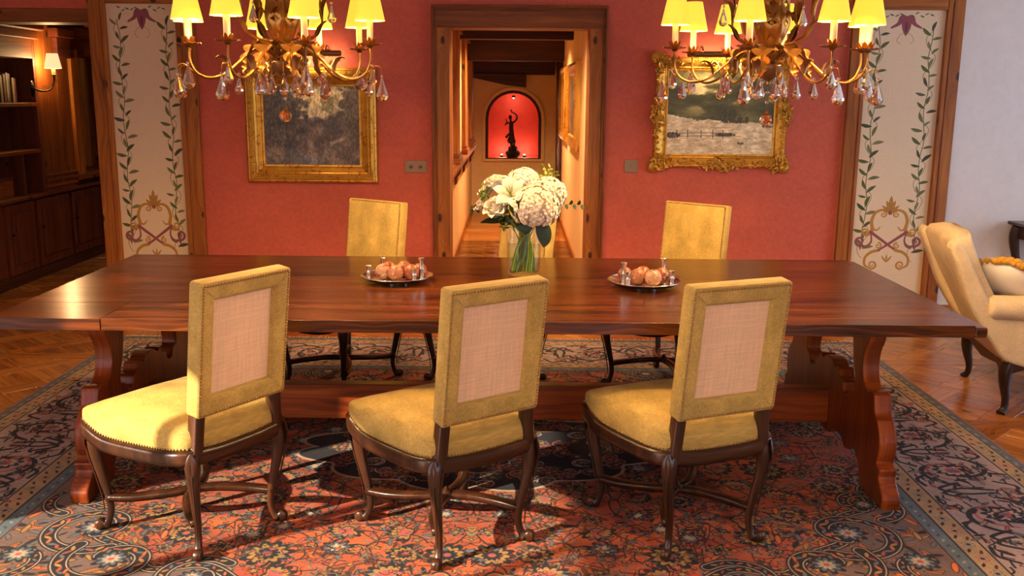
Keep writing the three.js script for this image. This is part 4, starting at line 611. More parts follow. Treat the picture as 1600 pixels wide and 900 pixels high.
function chandelier(cx, azs, label, seed) {
  const t = thing('chandelier', label, 'chandelier', [cx, 0, TZ + 0.005]), r = rng(seed), D = Math.PI / 180, RR = 0.41;
  part('ceiling_rose', lathe([[0, CEIL], [0.07, CEIL], [0.065, CEIL - 0.012], [0.03, CEIL - 0.04], [0.008, CEIL - 0.05], [0, CEIL - 0.05]], 24), M.giltChand, t);
  part('stem', [lathe([[0, 1.735], [0.02, 1.735], [0.028, 1.76], [0.012, 1.78], [0.014, 1.86], [0.022, 1.9], [0.012, 1.94], [0.011, 2.06], [0.02, 2.1], [0.026, 2.13], [0.012, 2.17], [0.009, 2.24], [0.006, 2.3], [0.006, CEIL - 0.05], [0, CEIL - 0.05]], 18)], M.giltChand, t);
  part('bowl', lathe([[0, 1.655], [0.008, 1.66], [0.012, 1.672], [0.008, 1.68], [0.03, 1.69], [0.05, 1.712], [0.058, 1.735], [0.06, 1.745], [0.052, 1.748], [0.02, 1.742], [0, 1.742]], 28), M.giltDark, t);
  // acanthus vase round the stem: two tiers of leaves
  const ring = (n, off, pts, w, nm, lob = 5) => { for (let i = 0; i < n; i++) { const a = off + i / n * Math.PI * 2, d = V(Math.sin(a), 0, Math.cos(a)); part(nm, leaf(pts.map(([q, y]) => d.clone().multiplyScalar(q).setY(y)), w, { side: V(d.z, 0, -d.x), lobes: lob, cup: -0.55, thick: 0.0025, n: 36, depth: 1.0 }), M.giltChand, t); } };
  ring(6, 0.3, [[0.02, 1.80], [0.05, 1.85], [0.075, 1.92], [0.07, 2.0], [0.085, 2.05], [0.118, 2.055], [0.128, 2.03]], 0.029, 'acanthus_leaf', 6);
  ring(6, 0.82, [[0.018, 1.80], [0.04, 1.84], [0.055, 1.90], [0.07, 1.945], [0.095, 1.955], [0.105, 1.935]], 0.025, 'acanthus_leaf', 6);
  ring(6, 0.3, [[0.02, 1.745], [0.035, 1.77], [0.05, 1.80], [0.045, 1.825]], 0.016, 'acanthus_leaf', 3);
  azs.forEach((az, i) => {
    const a = az * D, d = V(Math.sin(a), 0, Math.cos(a)), s = V(d.z, 0, -d.x), q = (rad, y) => d.clone().multiplyScalar(rad).setY(y), Y = 1.812 + (r() - 0.5) * 0.012;
    const arm = part('arm', tube([q(0.03, 1.77), q(0.07, 1.805), q(0.12, 1.80), q(0.19, 1.745), q(0.26, 1.69), q(0.33, 1.672), q(0.385, 1.695), q(RR, 1.745), q(RR, Y - 0.016)], (u) => 0.0068 - 0.002 * u, 36, 8, s), M.giltChand, t);
    part('arm_leaf', leaf([q(0.06, 1.81), q(0.11, 1.815), q(0.155, 1.775), q(0.165, 1.715), q(0.185, 1.69)], 0.03, { side: s, lobes: 6, cup: -0.5, thick: 0.002, n: 30, depth: 1.0 }), M.giltChand, arm);
    part('arm_leaf', leaf([q(0.24, 1.70), q(0.25, 1.735), q(0.275, 1.76), q(0.30, 1.755)], 0.016, { side: s, lobes: 3, cup: -0.4, thick: 0.002, n: 10, depth: 0.5 }), M.giltDark, arm);
    part('curl', tube([q(0.375, 1.69), q(0.405, 1.705), q(0.43, 1.725), q(0.452, 1.722), q(0.46, 1.705)], (u) => 0.0038 * (1 - 0.6 * u), 14, 6, s), M.giltChand, arm);
    // scalloped drip plate
    const pl = lathe([[0, -0.016], [0.011, -0.014], [0.014, -0.006], [0.03, -0.004], [0.05, 0.001], [0.051, 0.003], [0.03, -0.001], [0, 0]], 36); { const p = pl.attributes.position; for (let k = 0; k < p.count; k++) { const x = p.getX(k), z = p.getZ(k), rad = Math.hypot(x, z); if (rad > 0.04) { const w = Math.sin(Math.atan2(z, x) * 12); p.setXYZ(k, x * (1 + 0.05 * w), p.getY(k) + 0.0025 * w, z * (1 + 0.05 * w)); } } pl.computeVertexNormals(); }
    part('drip_plate', pl.translate(q(RR, 0).x, Y, q(RR, 0).z), M.giltChand, arm);
    const cup = []; for (let k = 0; k < 7; k++) { const b = k / 7 * 6.283, e = V(Math.sin(b), 0, Math.cos(b)), c0 = q(RR, Y); cup.push(leaf([[0.008, 0], [0.018, 0.006], [0.024, 0.02], [0.032, 0.03]].map(([h, y]) => c0.clone().addScaledVector(e, h).add(V(0, y, 0))), 0.008, { side: V(e.z, 0, -e.x), cup: -0.4, n: 7, thick: 0.0012 })); }
    part('leaf_cup', cup, M.giltChand, arm);
    part('candle_sleeve', lathe([[0, 0], [0.0135, 0], [0.0135, 0.112], [0.006, 0.115], [0, 0.115]], 16).translate(q(RR, 0).x, Y, q(RR, 0).z), M.candle, arm);
    part('bulb', lathe([[0, 0.115], [0.007, 0.12], [0.013, 0.14], [0.009, 0.165], [0, 0.18]], 12).translate(q(RR, 0).x, Y, q(RR, 0).z), M.bulb, arm);
    part('lamp_shade', lathe([[0.062, 0.096], [0.0635, 0.0965], [0.036, 0.225], [0.0348, 0.225]], 28).translate(q(RR, 0).x, Y, q(RR, 0).z), M.shade, arm);
    const L = new THREE.SpotLight(BULB, BULB_POWER, 0, 1.5, 0.4); L.position.set(cx + q(RR, 0).x, Y + 0.148, TZ + 0.005 + q(RR, 0).z); L.target.position.set(L.position.x, 0, L.position.z); L.castShadow = true; L.shadow.radius = 0.8; scene.add(L, L.target);
    const e = q(0.46, 1.703); crystal(arm, e.x, e.y, e.z, i % 2, 0.018); const f = q(RR + 0.005, 1.745); crystal(arm, f.x, f.y, f.z, (i + 1) % 2, 0.015); const h = q(0.2, 1.70); crystal(arm, h.x, h.y, h.z, 1 + i % 2, 0.012);
  });
  for (let i = 0; i < 8; i++) { const a = i / 8 * 6.283 + 0.2; crystal(t, 0.075 * Math.sin(a), 1.70 - 0.015 * (i % 2), 0.075 * Math.cos(a), 2 - (i % 3 === 0 ? 1 : 0), 0.012); part('drop_hook', tube([[0.045 * Math.sin(a), 1.735, 0.045 * Math.cos(a)], [0.066 * Math.sin(a), 1.74, 0.066 * Math.cos(a)], [0.075 * Math.sin(a), 1.70 - 0.015 * (i % 2), 0.075 * Math.cos(a)]], 0.0014, 8, 5), M.giltChand, t); }
  // upper sprays with drops
  for (let i = 0; i < 4; i++) { const a = i / 4 * 6.283 + 0.75, d = V(Math.sin(a), 0, Math.cos(a)), q = (rad, y) => d.clone().multiplyScalar(rad).setY(y), s = V(d.z, 0, -d.x);
    const sp = part('upper_scroll', tube([q(0.07, 1.83), q(0.15, 1.85), q(0.2, 1.92), q(0.19, 2.0), q(0.21, 2.05), q(0.245, 2.045), q(0.25, 2.02)], (u) => 0.0055 - 0.003 * u, 24, 6, s), M.giltChand, t);
    part('scroll_leaf', [leaf([q(0.12, 1.84), q(0.17, 1.86), q(0.2, 1.91), q(0.225, 1.93)], 0.018, { side: s, lobes: 3, cup: -0.4, thick: 0.002 }), leaf([q(0.2, 1.93), q(0.205, 1.98), q(0.225, 2.02), q(0.25, 2.03)], 0.018, { side: s, lobes: 3, cup: -0.4, thick: 0.002 })], M.giltChand, sp);
    const e = q(0.25, 2.02); crystal(sp, e.x, e.y, e.z, 1, 0.014); }
  // finial chain and ball
  part('hanging_wire', sweep([V(0, 1.656, 0), V(0, 1.54, 0)], circle(4), () => 0.001, V(1, 0, 0)), M.giltDark, t);
  for (const y of [1.63, 1.588]) { const b = part('crystal_bead', BEAD, M.crystal, t); b.position.set(0, y, 0); b.scale.setScalar(1.3); }
  part('ball_cap', lathe([[0, 1.552], [0.008, 1.55], [0.009, 1.536], [0, 1.534]], 12), M.giltChand, t);
  const b = part('crystal_ball', BALL, M.amber, t); b.position.set(0, 1.512, 0);
}
chandelier(-1.0, [-92, -54, -18, 25, 74, 136, 169, 208], 'gilt leaf chandelier with crystal drops hanging before the dark landscape painting', 3);
chandelier(1.108, [-92, -137, -26, -166, 21, 157, 57, 95], 'gilt leaf chandelier with crystal drops hanging before the snow landscape painting', 4);
// ------------------------------------------------------------ paintings
function picture(w, h, fn, after) {
  const c = canvas(w, h), g = c.getContext('2d'), im = g.createImageData(w, h);
  for (let y = 0; y < h; y++) for (let x = 0; x < w; x++) { const q = fn(x / w, y / h), i = (y * w + x) * 4; im.data[i] = clamp(q[0], 0, 255); im.data[i + 1] = clamp(q[1], 0, 255); im.data[i + 2] = clamp(q[2], 0, 255); im.data[i + 3] = 255; }
  g.putImageData(im, 0, 0); if (after) after(g, w, h);
  return phys({ map: canvasTex(c), roughness: 0.45, bumpMap: plasterBump, bumpScale: 0.0015, clearcoat: 0.15, clearcoatRoughness: 0.4 });
}
const ex = (n, k = 2.2) => clamp((n - 0.5) * k + 0.5);
const darkLandscape = picture(640, 520, (u, v) => {
  const n = ex(fbm(u * 7, v * 7, 5)), n2 = ex(fbm(u * 20 + 7, v * 20, 4)), br = ex(fbm(u * 70, v * 34, 3)), n3 = ex(fbm(u * 4 + 11, v * 6 + 3, 4));
  const skyline = 0.36 + 0.05 * n2;
  let sky = mix3([206, 184, 130], [142, 140, 124], clamp(0.9 * n3 + 0.2 * Math.abs(u - 0.55))); sky = mix3(sky, [224, 200, 146], smooth(0.4, 0.1, Math.abs(u - 0.5)) * 0.6);
  let ground = mix3([62, 54, 52], [126, 108, 92], n); ground = mix3(ground, [104, 112, 124], smooth(0.4, 0.8, n3) * smooth(0.32, 0.05, Math.abs(u - 0.48)) * 0.8); ground = mix3(ground, [112, 84, 62], smooth(0.5, 0.9, n2) * 0.5);
  let c = mix3(sky, ground, smooth(skyline - 0.02, skyline + 0.03, v));
  const tl = Math.hypot((u - 0.08) / 0.40, (v - 0.30) / 0.46) + 0.42 * (n2 - 0.5), tr = Math.hypot((u - 1.0) / 0.25, (v - 0.32) / 0.42) + 0.5 * (n2 - 0.5), tm = Math.hypot((u - 0.69) / 0.075, (v - 0.23) / 0.13) + 0.9 * (n2 - 0.5);
  const dark = mix3([46, 42, 40], [96, 84, 64], n * 0.6 + br * 0.4);
  c = mix3(c, dark, 0.9 * (1 - smooth(0.75, 1.02, tl))); c = mix3(c, mix3(dark, [126, 102, 72], 0.4), 0.85 * (1 - smooth(0.75, 1.05, tr))); c = mix3(c, [112, 104, 68], (1 - smooth(0.6, 1.1, tm)) * 0.8);
  const path = smooth(0.03, 0.0, Math.abs(u - 0.48 - 0.12 * Math.sin(v * 9) * (v - 0.6)) - 0.05 * (v - 0.62) - 0.02 * (n2 - 0.4)) * smooth(0.66, 0.74, v); c = mix3(c, [166, 146, 128], path * 0.6);
  if (Math.hypot((u - 0.18) / 0.045, (v - 0.8) / 0.035) < 0.6 + n2 * 0.7) c = mix3(c, [140, 130, 52], 0.5);
  const log = smooth(0.03, 0.0, Math.abs((v - 0.7) + 0.55 * (u - 0.74)) - 0.02 * n2) * smooth(0.66, 0.7, u) * smooth(0.87, 0.83, u); c = mix3(c, [184, 160, 132], log * 0.6);
  const k = 0.8 + 0.4 * br; return c.map((q) => q * k);
});
const snowLandscape = picture(700, 540, (u, v) => {
  const n = ex(fbm(u * 4 + 3, v * 8, 5)), n2 = ex(fbm(u * 18, v * 18 + 5, 4)), br = ex(fbm(u * 40, v * 70, 3));
  let sky = mix3([58, 60, 30], [118, 112, 60], clamp(0.9 * n + 0.25 * v)); sky = mix3(sky, [226, 204, 142], smooth(0.4, 0.75, n) * smooth(0.34, 0.05, Math.hypot((u - 0.42) * 0.8, v - 0.26)) * 1.3);
  const hor = 0.575 + 0.02 * (n2 - 0.5) + 0.05 * smooth(0.35, 1, u) - 0.06 * smooth(0.28, 0.0, u);
  let snow = mix3([206, 180, 134], [244, 224, 180], clamp(0.3 + 1.1 * (n2 - 0.3) + 0.2 * (1 - v))); snow = mix3(snow, [150, 136, 110], smooth(0.62, 0.8, fbm(u * 12, v * 40, 3)) * 0.5);
  let c = v < hor ? sky : snow; const k = 0.92 + 0.16 * br; return c.map((q) => q * k);
}, (g, w, h) => {
  const r = rng(8); const blob = (x, y, a, b, col, n) => { for (let i = 0; i < n; i++) { g.fillStyle = col[Math.floor(r() * col.length)]; g.beginPath(); const q = Math.sqrt(r()), t = r() * 6.3; g.ellipse((x + a * q * Math.cos(t)) * w, (y + b * q * Math.sin(t)) * h, 2 + r() * 4, 2 + r() * 6, 0, 0, 7); g.fill(); } };
  const dk = ['#3a3a24', '#2c2e1e', '#4a4630', '#55502f'];
  blob(0.525, 0.51, 0.026, 0.09, dk, 160); blob(0.605, 0.53, 0.036, 0.075, dk, 170); blob(0.68, 0.575, 0.02, 0.03, dk, 60); blob(0.745, 0.58, 0.012, 0.035, dk, 50); blob(0.63, 0.60, 0.13, 0.012, dk, 90); blob(0.28, 0.575, 0.03, 0.012, ['#6a6248'], 30);
  blob(0.06, 0.765, 0.07, 0.03, ['#3c3426', '#55492f', '#2e281c'], 110); blob(0.55, 0.755, 0.1, 0.014, ['#3c3426', '#4a402a'], 90); blob(0.7, 0.86, 0.03, 0.008, ['#6a5a40'], 24); blob(0.95, 0.655, 0.06, 0.006, ['#6a5a40'], 30);
  g.strokeStyle = '#3a3022'; g.lineWidth = 5; for (const x of [0.1, 0.2, 0.325, 0.435, 0.53]) { g.beginPath(); g.moveTo(x * w, (0.69 + 0.02 * r()) * h); g.lineTo((x + 0.002) * w, 0.80 * h); g.stroke(); }
  g.lineWidth = 3; for (const y of [0.73, 0.765]) { g.beginPath(); g.moveTo(0.1 * w, (y + 0.015) * h); g.lineTo(0.34 * w, (y + 0.005) * h); g.lineTo(0.6 * w, (y + 0.01) * h); g.stroke(); }
});
function frameGeo(w, h, prof) {   // prof: [outward from the inner edge, height from the wall]
  const rings = prof.map(([d, z]) => { const a = w / 2 + d, b = h / 2 + d, p = [], n = 6; for (const [x0, y0, x1, y1] of [[-a, -b, a, -b], [a, -b, a, b], [a, b, -a, b], [-a, b, -a, -b]]) for (let i = 0; i < n; i++) p.push(V(lerp(x0, x1, i / n), lerp(y0, y1, i / n), z)); return p; });
  return grain(toCreasedNormals(loft(rings, false, false), 0.35), 'x', 0.4, 0.4);
}
{
  // plain stepped gilt frame, dark landscape
  const x0 = -1.862, x1 = -1.15, y0 = 1.076, y1 = 1.657, t = thing('framed_painting', 'dark wooded landscape painting in a stepped gilt frame', 'painting', [(x0 + x1) / 2, (y0 + y1) / 2, ZW]), w = x1 - x0, h = y1 - y0;
  part('picture', new THREE.BoxGeometry(w + 0.01, h + 0.01, 0.01).translate(0, 0, 0.022), darkLandscape, t);
  part('frame', frameGeo(w, h, [[-0.004, 0.022], [0.0, 0.032], [0.012, 0.034], [0.018, 0.03], [0.034, 0.04], [0.045, 0.046], [0.048, 0.042], [0.058, 0.05], [0.064, 0.058], [0.07, 0.056], [0.09, 0.066], [0.105, 0.063], [0.112, 0.056], [0.118, 0.058], [0.128, 0.05], [0.135, 0.03], [0.136, 0.002]]), M.gilt, t);
  const or = [], r = rng(21), a = w / 2 + 0.082, b = h / 2 + 0.082; const put = (x, y, rot) => { const g = new THREE.TorusGeometry(0.0085, 0.0032, 5, 9, 4.2); g.rotateZ(rot + r() * 0.6); g.scale(1, 1, 1.3); g.translate(x, y, 0.063); or.push(g); const q = new THREE.SphereGeometry(0.0048, 6, 4); q.scale(1.5, 1, 0.9); q.rotateZ(rot); q.translate(x + 0.01 * Math.cos(rot), y + 0.01 * Math.sin(rot), 0.064); or.push(q); };
  for (let i = 0; i < 46; i++) for (const s of [-1, 1]) put(lerp(-a, a, (i + 0.5) / 46), s * b, i % 2 * Math.PI); for (let i = 0; i < 38; i++) for (const s of [-1, 1]) put(s * a, lerp(-b, b, (i + 0.5) / 38), Math.PI / 2 + i % 2 * Math.PI);
  part('carved_ornament', or, M.gilt, t).userData.kind = 'stuff';
}
{
  // rocaille gilt frame, snow landscape
  const x0 = 1.147, x1 = 1.938, y0 = 1.18, y1 = 1.789, t = thing('framed_painting', 'snowy field landscape painting in an ornate carved gilt frame', 'painting', [(x0 + x1) / 2, (y0 + y1) / 2, ZW]), w = x1 - x0, h = y1 - y0;
  part('picture', new THREE.BoxGeometry(w + 0.01, h + 0.01, 0.01).translate(0, 0, 0.022), snowLandscape, t);
  part('frame', frameGeo(w, h, [[-0.004, 0.022], [0.0, 0.03], [0.01, 0.032], [0.014, 0.027], [0.024, 0.036], [0.03, 0.034], [0.05, 0.042], [0.07, 0.052], [0.085, 0.055], [0.095, 0.045], [0.1, 0.02], [0.1, 0.002]]), M.gilt, t);
  const or = [], r = rng(31), a = w / 2 + 0.068, b = h / 2 + 0.068;
  const bit = (x, y, s) => { const q = r(); let g; if (q < 0.45) { g = new THREE.TorusGeometry(0.013 * s, 0.005 * s, 6, 12, 3.6 + r()); g.rotateZ(r() * 6.3); g.scale(1, 1, 1.5); } else if (q < 0.8) { const an = r() * 6.3, L = 0.03 * s; g = leaf([V(0, 0, 0), V(L * 0.5 * Math.cos(an), L * 0.5 * Math.sin(an), 0.008), V(L * Math.cos(an + 0.5), L * Math.sin(an + 0.5), 0.012)], 0.009 * s, { side: V(-Math.sin(an), Math.cos(an), 0), cup: -0.5, lobes: 3, thick: 0.003, n: 7 }); } else { g = new THREE.SphereGeometry(0.0085 * s, 7, 5); g.scale(1.3, 1, 0.8); g.rotateZ(r() * 3); } g.translate(x, y, 0.054 + 0.006 * r()); or.push(g); };
  for (let i = 0; i < 44; i++) for (const s of [-1, 1]) { const u = (i + 0.5) / 44, cen = Math.exp(-(((u - 0.5) / 0.13) ** 2)), cor = Math.exp(-((Math.min(u, 1 - u) / 0.1) ** 2)); const k = Math.max(cen, cor); for (let m = 0; m < 1 + Math.round(3 * k); m++) bit(lerp(-a, a, u) + (r() - 0.5) * 0.02, s * (b + (r() - 0.4) * (0.03 + 0.05 * k)), 0.8 + 0.6 * k); }
  for (let i = 0; i < 36; i++) for (const s of [-1, 1]) { const u = (i + 0.5) / 36, cen = Math.exp(-(((u - 0.5) / 0.13) ** 2)), cor = Math.exp(-((Math.min(u, 1 - u) / 0.1) ** 2)); const k = Math.max(cen, cor); for (let m = 0; m < 1 + Math.round(3 * k); m++) bit(s * (a + (r() - 0.4) * (0.03 + 0.05 * k)), lerp(-b, b, u) + (r() - 0.5) * 0.02, 0.8 + 0.6 * k); }
  part('carved_ornament', or, M.gilt, t).userData.kind = 'stuff';
  // shaped outer edge: swelling corners and middles
  const sh = []; const W2 = w / 2 + 0.1, H2 = h / 2 + 0.1; for (const [cx, cy, rx, ry] of [[-W2, -H2, 0.05, 0.05], [W2, -H2, 0.05, 0.05], [-W2, H2, 0.05, 0.05], [W2, H2, 0.05, 0.05], [0, -H2, 0.14, 0.022], [0, H2, 0.14, 0.022], [-W2, 0, 0.022, 0.12], [W2, 0, 0.022, 0.12]]) sh.push(new THREE.SphereGeometry(1, 18, 10).scale(rx, ry, 0.035).translate(cx * 0.985, cy * 0.985, 0.022));
  part('frame_swelling', sh.map((g) => grain(g, 'x', 0.4, 0.4)), M.gilt, t);
}
function pictureLight(x, y, w, label, power) {
  const t = thing('picture_light', label, 'lamp', [x, y, ZW]);
  part('lamp_tube', [new THREE.CylinderGeometry(0.022, 0.022, w, 18, 1).rotateZ(Math.PI / 2).translate(0, 0, 0.14), ...[-1, 1].map((s) => new THREE.SphereGeometry(0.022, 14, 8).scale(0.5, 1, 1).translate(s * w / 2, 0, 0.14))], M.giltDark, t);
  part('bracket', [-0.5, 0.5].map((s) => tube([[s * w * 0.5, -0.02, 0.004], [s * w * 0.5, 0.05, 0.03], [s * w * 0.5, 0.05, 0.1], [s * w * 0.5, 0.02, 0.14]], 0.006, 14, 7)), M.giltDark, t);
  part('glowing_slot', new THREE.BoxGeometry(w * 0.9, 0.012, 0.004).rotateX(0.45).translate(0, -0.014, 0.1225), M.bulb, t);
  const L = new THREE.RectAreaLight(new THREE.Color(1, 0.68, 0.34), power, w * 0.9, 0.02); L.position.set(x, y - 0.022, ZW + 0.116); L.lookAt(x, y - 0.3, ZW - 0.14); scene.add(L);
  const U = new THREE.RectAreaLight(new THREE.Color(1, 0.68, 0.34), power * 0.45, w * 0.9, 0.02); U.position.set(x, y + 0.014, ZW + 0.112); U.lookAt(x, y + 0.12, ZW - 0.2); scene.add(U);
}
pictureLight(-1.47, 1.89, 0.42, 'dark brass picture light over the dark landscape painting', 85);
pictureLight(1.475, 1.905, 0.42, 'dark brass picture light over the snow landscape painting', 85);
// switch plates
for (const [x0, x1, y0, y1, n, l] of [[-0.817, -0.65, 1.022, 1.112, 2, 'wide bronze switch plate with two knobs on the red wall'], [0.84, 0.94, 1.035, 1.132, 1, 'square bronze switch plate with one toggle on the red wall']]) {
  const t = thing('switch_plate', l, 'switch', [(x0 + x1) / 2, (y0 + y1) / 2, ZW]); part('plate', box(x1 - x0, y1 - y0, 0.008, 0, 0, 0.004, 0.003), M.plate, t);
  for (let i = 0; i < n; i++) part('toggle', n > 1 ? lathe([[0, 0.014], [0.008, 0.013], [0.01, 0.004], [0.014, 0]], 14).rotateX(Math.PI / 2).translate((i - 0.5) * 0.07, 0, 0.008) : box(0.008, 0.02, 0.014, 0, 0, 0.012, 0.003), M.plate, t);
}
// corridor pictures: gilt frames seen on edge
for (const [z0, z1, l] of [[-10.55, -9.0, 'gilt framed picture on corridor wall nearer the doorway'], [-12.1, -10.95, 'gilt framed picture on corridor wall nearer the niche']]) {
  const w = z1 - z0, t = thing('corridor_picture', l, 'painting', [0.615, 1.5, (z0 + z1) / 2]), g = frameGeo(w - 0.24, 0.6, [[-0.005, 0.012], [0.01, 0.03], [0.04, 0.035], [0.08, 0.055], [0.11, 0.045], [0.12, 0.0]]); g.rotateY(-Math.PI / 2); part('frame', g, M.gilt, t);
  part('picture', new THREE.BoxGeometry(0.008, 0.62, w - 0.22).translate(-0.01, 0, 0), darkLandscape, t);
}
// bronze dancer in the niche
{
  const t = thing('statue', 'dark bronze dancing figure with raised arm standing in the red niche', 'statue', [-0.03, 0.7225, -13.56]);
  const base = new THREE.IcosahedronGeometry(0.1, 3); { const p = base.attributes.position; for (let i = 0; i < p.count; i++) { const v = V().fromBufferAttribute(p, i), n = 0.8 + 0.45 * fbm(v.x * 30 + 9, v.y * 30 + v.z * 17 + 9, 3); p.setXYZ(i, v.x * n * (v.y > 0 ? 0.75 : 1), v.y * n * 1.05 + 0.075, v.z * n * 0.8); } base.computeVertexNormals(); base.translate(0.02, 0, 0); { const q = base.attributes.position; for (let i = 0; i < q.count; i++) if (q.getY(i) < 0) q.setY(i, 0); } }
  part('rock_base', base, M.bronze, t);
  const limb = (pts, r0, r1, b = 0) => tube(pts, (u) => lerp(r0, r1, u) + b * Math.sin(u * Math.PI), 16, 9);
  const f = [limb([[0.005, 0.15, 0.01], [0.0, 0.22, 0.015], [-0.005, 0.30, 0.01]], 0.012, 0.026), limb([[0.045, 0.16, -0.01], [0.04, 0.23, 0.0], [0.02, 0.30, 0.0]], 0.012, 0.026),
    limb([[0.005, 0.20, 0], [0.008, 0.28, 0], [0.005, 0.36, 0], [0.0, 0.40, 0], [0.0, 0.47, 0], [-0.005, 0.505, 0]], 0.045, 0.03, -0.004), limb([[-0.005, 0.5, 0], [-0.01, 0.54, 0.004]], 0.014, 0.012), new THREE.SphereGeometry(0.028, 14, 10).scale(0.9, 1.15, 1).translate(-0.015, 0.565, 0.006),
    limb([[0.03, 0.49, 0], [0.075, 0.54, 0], [0.075, 0.585, 0.0], [0.04, 0.62, 0.005], [0.01, 0.63, 0.005]], 0.014, 0.008), limb([[-0.035, 0.49, 0], [-0.07, 0.475, 0], [-0.085, 0.455, 0.0]], 0.014, 0.01), limb([[-0.085, 0.455, 0], [-0.065, 0.5, 0.01], [-0.075, 0.545, 0.01]], 0.009, 0.007),
    limb([[0.01, 0.63, 0.0], [-0.005, 0.66, 0.0], [0.005, 0.672, 0]], 0.012, 0.004), limb([[-0.03, 0.34, 0.01], [-0.06, 0.30, 0.02], [-0.075, 0.285, 0.02]], 0.012, 0.02), limb([[-0.02, 0.3, 0.02], [-0.045, 0.24, 0.02], [-0.03, 0.21, 0.02]], 0.01, 0.008), limb([[0.03, 0.28, 0.0], [0.055, 0.235, 0.0], [0.05, 0.2, 0]], 0.014, 0.006)];
  part('figure', f, M.bronze, t);
}
// ------------------------------------------------------------ silver trays with painted balls and small silver vessels
const ballMats = [0, 1, 2, 3].map((k) => std({ roughness: 0.35, map: (() => {
  const c = canvas(256, 128), g = c.getContext('2d'), r = rng(40 + k); g.fillStyle = ['#b07252', '#a05a3c', '#bb8a6a', '#9a5238'][k]; g.fillRect(0, 0, 256, 128);
  for (let i = 0; i < (k === 0 ? 90 : 30); i++) { g.strokeStyle = g.fillStyle = ['#8c3324', '#6c231c', '#7c2a22', '#e2c49c', '#d8b088'][Math.floor(r() * 5)]; g.lineWidth = 5; g.beginPath(); const x = r() * 256, y = 20 + r() * 88, s = k === 0 ? 3.5 : 11 + r() * 9; if (k === 0) { g.arc(x, y, s, 0, 7); g.fill(); } else { g.moveTo(x - s, y); g.bezierCurveTo(x - s * 0.3, y - s * 1.3, x + s * 0.3, y + s * 1.3, x + s, y - s * 0.2); g.stroke(); g.lineWidth = 3; g.beginPath(); g.moveTo(x, y); g.lineTo(x + s * (r() - 0.5) * 2, y + s); g.stroke(); } }
  return canvasTex(c); })() }));
function tray(x, z, who, balls, pots) {
  const t = thing('silver_tray', `shallow round footed silver tray ${who}`, 'tray', [x, TOP + 0.001, z]);
  part('dish', lathe([[0, 0.012], [0.1, 0.012], [0.135, 0.016], [0.16, 0.028], [0.1645, 0.029], [0.165, 0.026], [0.14, 0.012], [0.11, 0.008], [0, 0.008]], 48), M.silver, t);
  part('foot_ring', lathe([[0.055, 0], [0.062, 0.0], [0.058, 0.009], [0.052, 0.009]], 32), M.silver, t);
  part('rim_bead', new THREE.TorusGeometry(0.1645, 0.0022, 6, 60).rotateX(Math.PI / 2).translate(0, 0.0285, 0), M.silver, t);
  balls.forEach(([bx_, bz, r, k], i) => { const m = solo('decorative_ball', new THREE.SphereGeometry(r, 24, 16), ballMats[k], `${['red-speckled', 'dark scroll-patterned', 'pale wave-patterned', 'rust wave-patterned'][k]} painted ball on the silver tray ${who}`, 'ball', `painted balls on the tray ${who}`); m.position.set(x + bx_, TOP + 0.0135 + r, z + bz); m.rotation.set(R() * 3, R() * 6, R() * 3); });
  pots.forEach(([px_, pz, h], i) => {
    const p = thing('silver_vessel', `${h > 0.08 ? 'taller silver bud vase' : h > 0.07 ? 'middling silver pot' : 'short silver pot'} on the tray ${who}`, 'vessel', [x + px_, TOP + 0.0148, z + pz], 0, `silver vessels on the tray ${who}`), r = 0.0125;
    part('vessel_body', lathe([[0, 0], [r * 1.15, 0], [r * 1.2, 0.004], [r * 0.85, 0.01], [r * 0.85, h * 0.45], [r * 1.1, h * 0.5], [r * 0.75, h * 0.56], [r * 0.8, h * 0.85], [r * 1.25, h], [r * 1.05, h], [r * 0.6, h * 0.84], [0, h * 0.8]], 20), M.silver, p);
    part('collar', new THREE.TorusGeometry(r * 1.1, 0.0018, 6, 24).rotateX(Math.PI / 2).translate(0, h * 0.5, 0), M.silver, p);
  });
}
tray(-0.53, -4.345, 'below the dark landscape', [[-0.06, 0.03, 0.036, 2], [0.0, 0.055, 0.036, 0], [0.07, 0.035, 0.036, 3], [-0.045, -0.045, 0.035, 1], [0.028, -0.05, 0.036, 1], [0.1, -0.03, 0.033, 3]], [[-0.125, 0.03, 0.062], [-0.075, -0.09, 0.078], [0.088, 0.088, 0.062], [0.115, 0.025, 0.098]]);
tray(0.6, -4.275, 'below the snow landscape', [[-0.035, 0.03, 0.036, 0], [0.03, 0.065, 0.038, 2], [0.075, 0.01, 0.037, 3], [0.0, -0.05, 0.035, 1], [-0.085, -0.025, 0.034, 1]], [[-0.1, 0.045, 0.1], [-0.085, 0.085, 0.066], [0.115, 0.05, 0.066], [0.095, -0.075, 0.1]]);
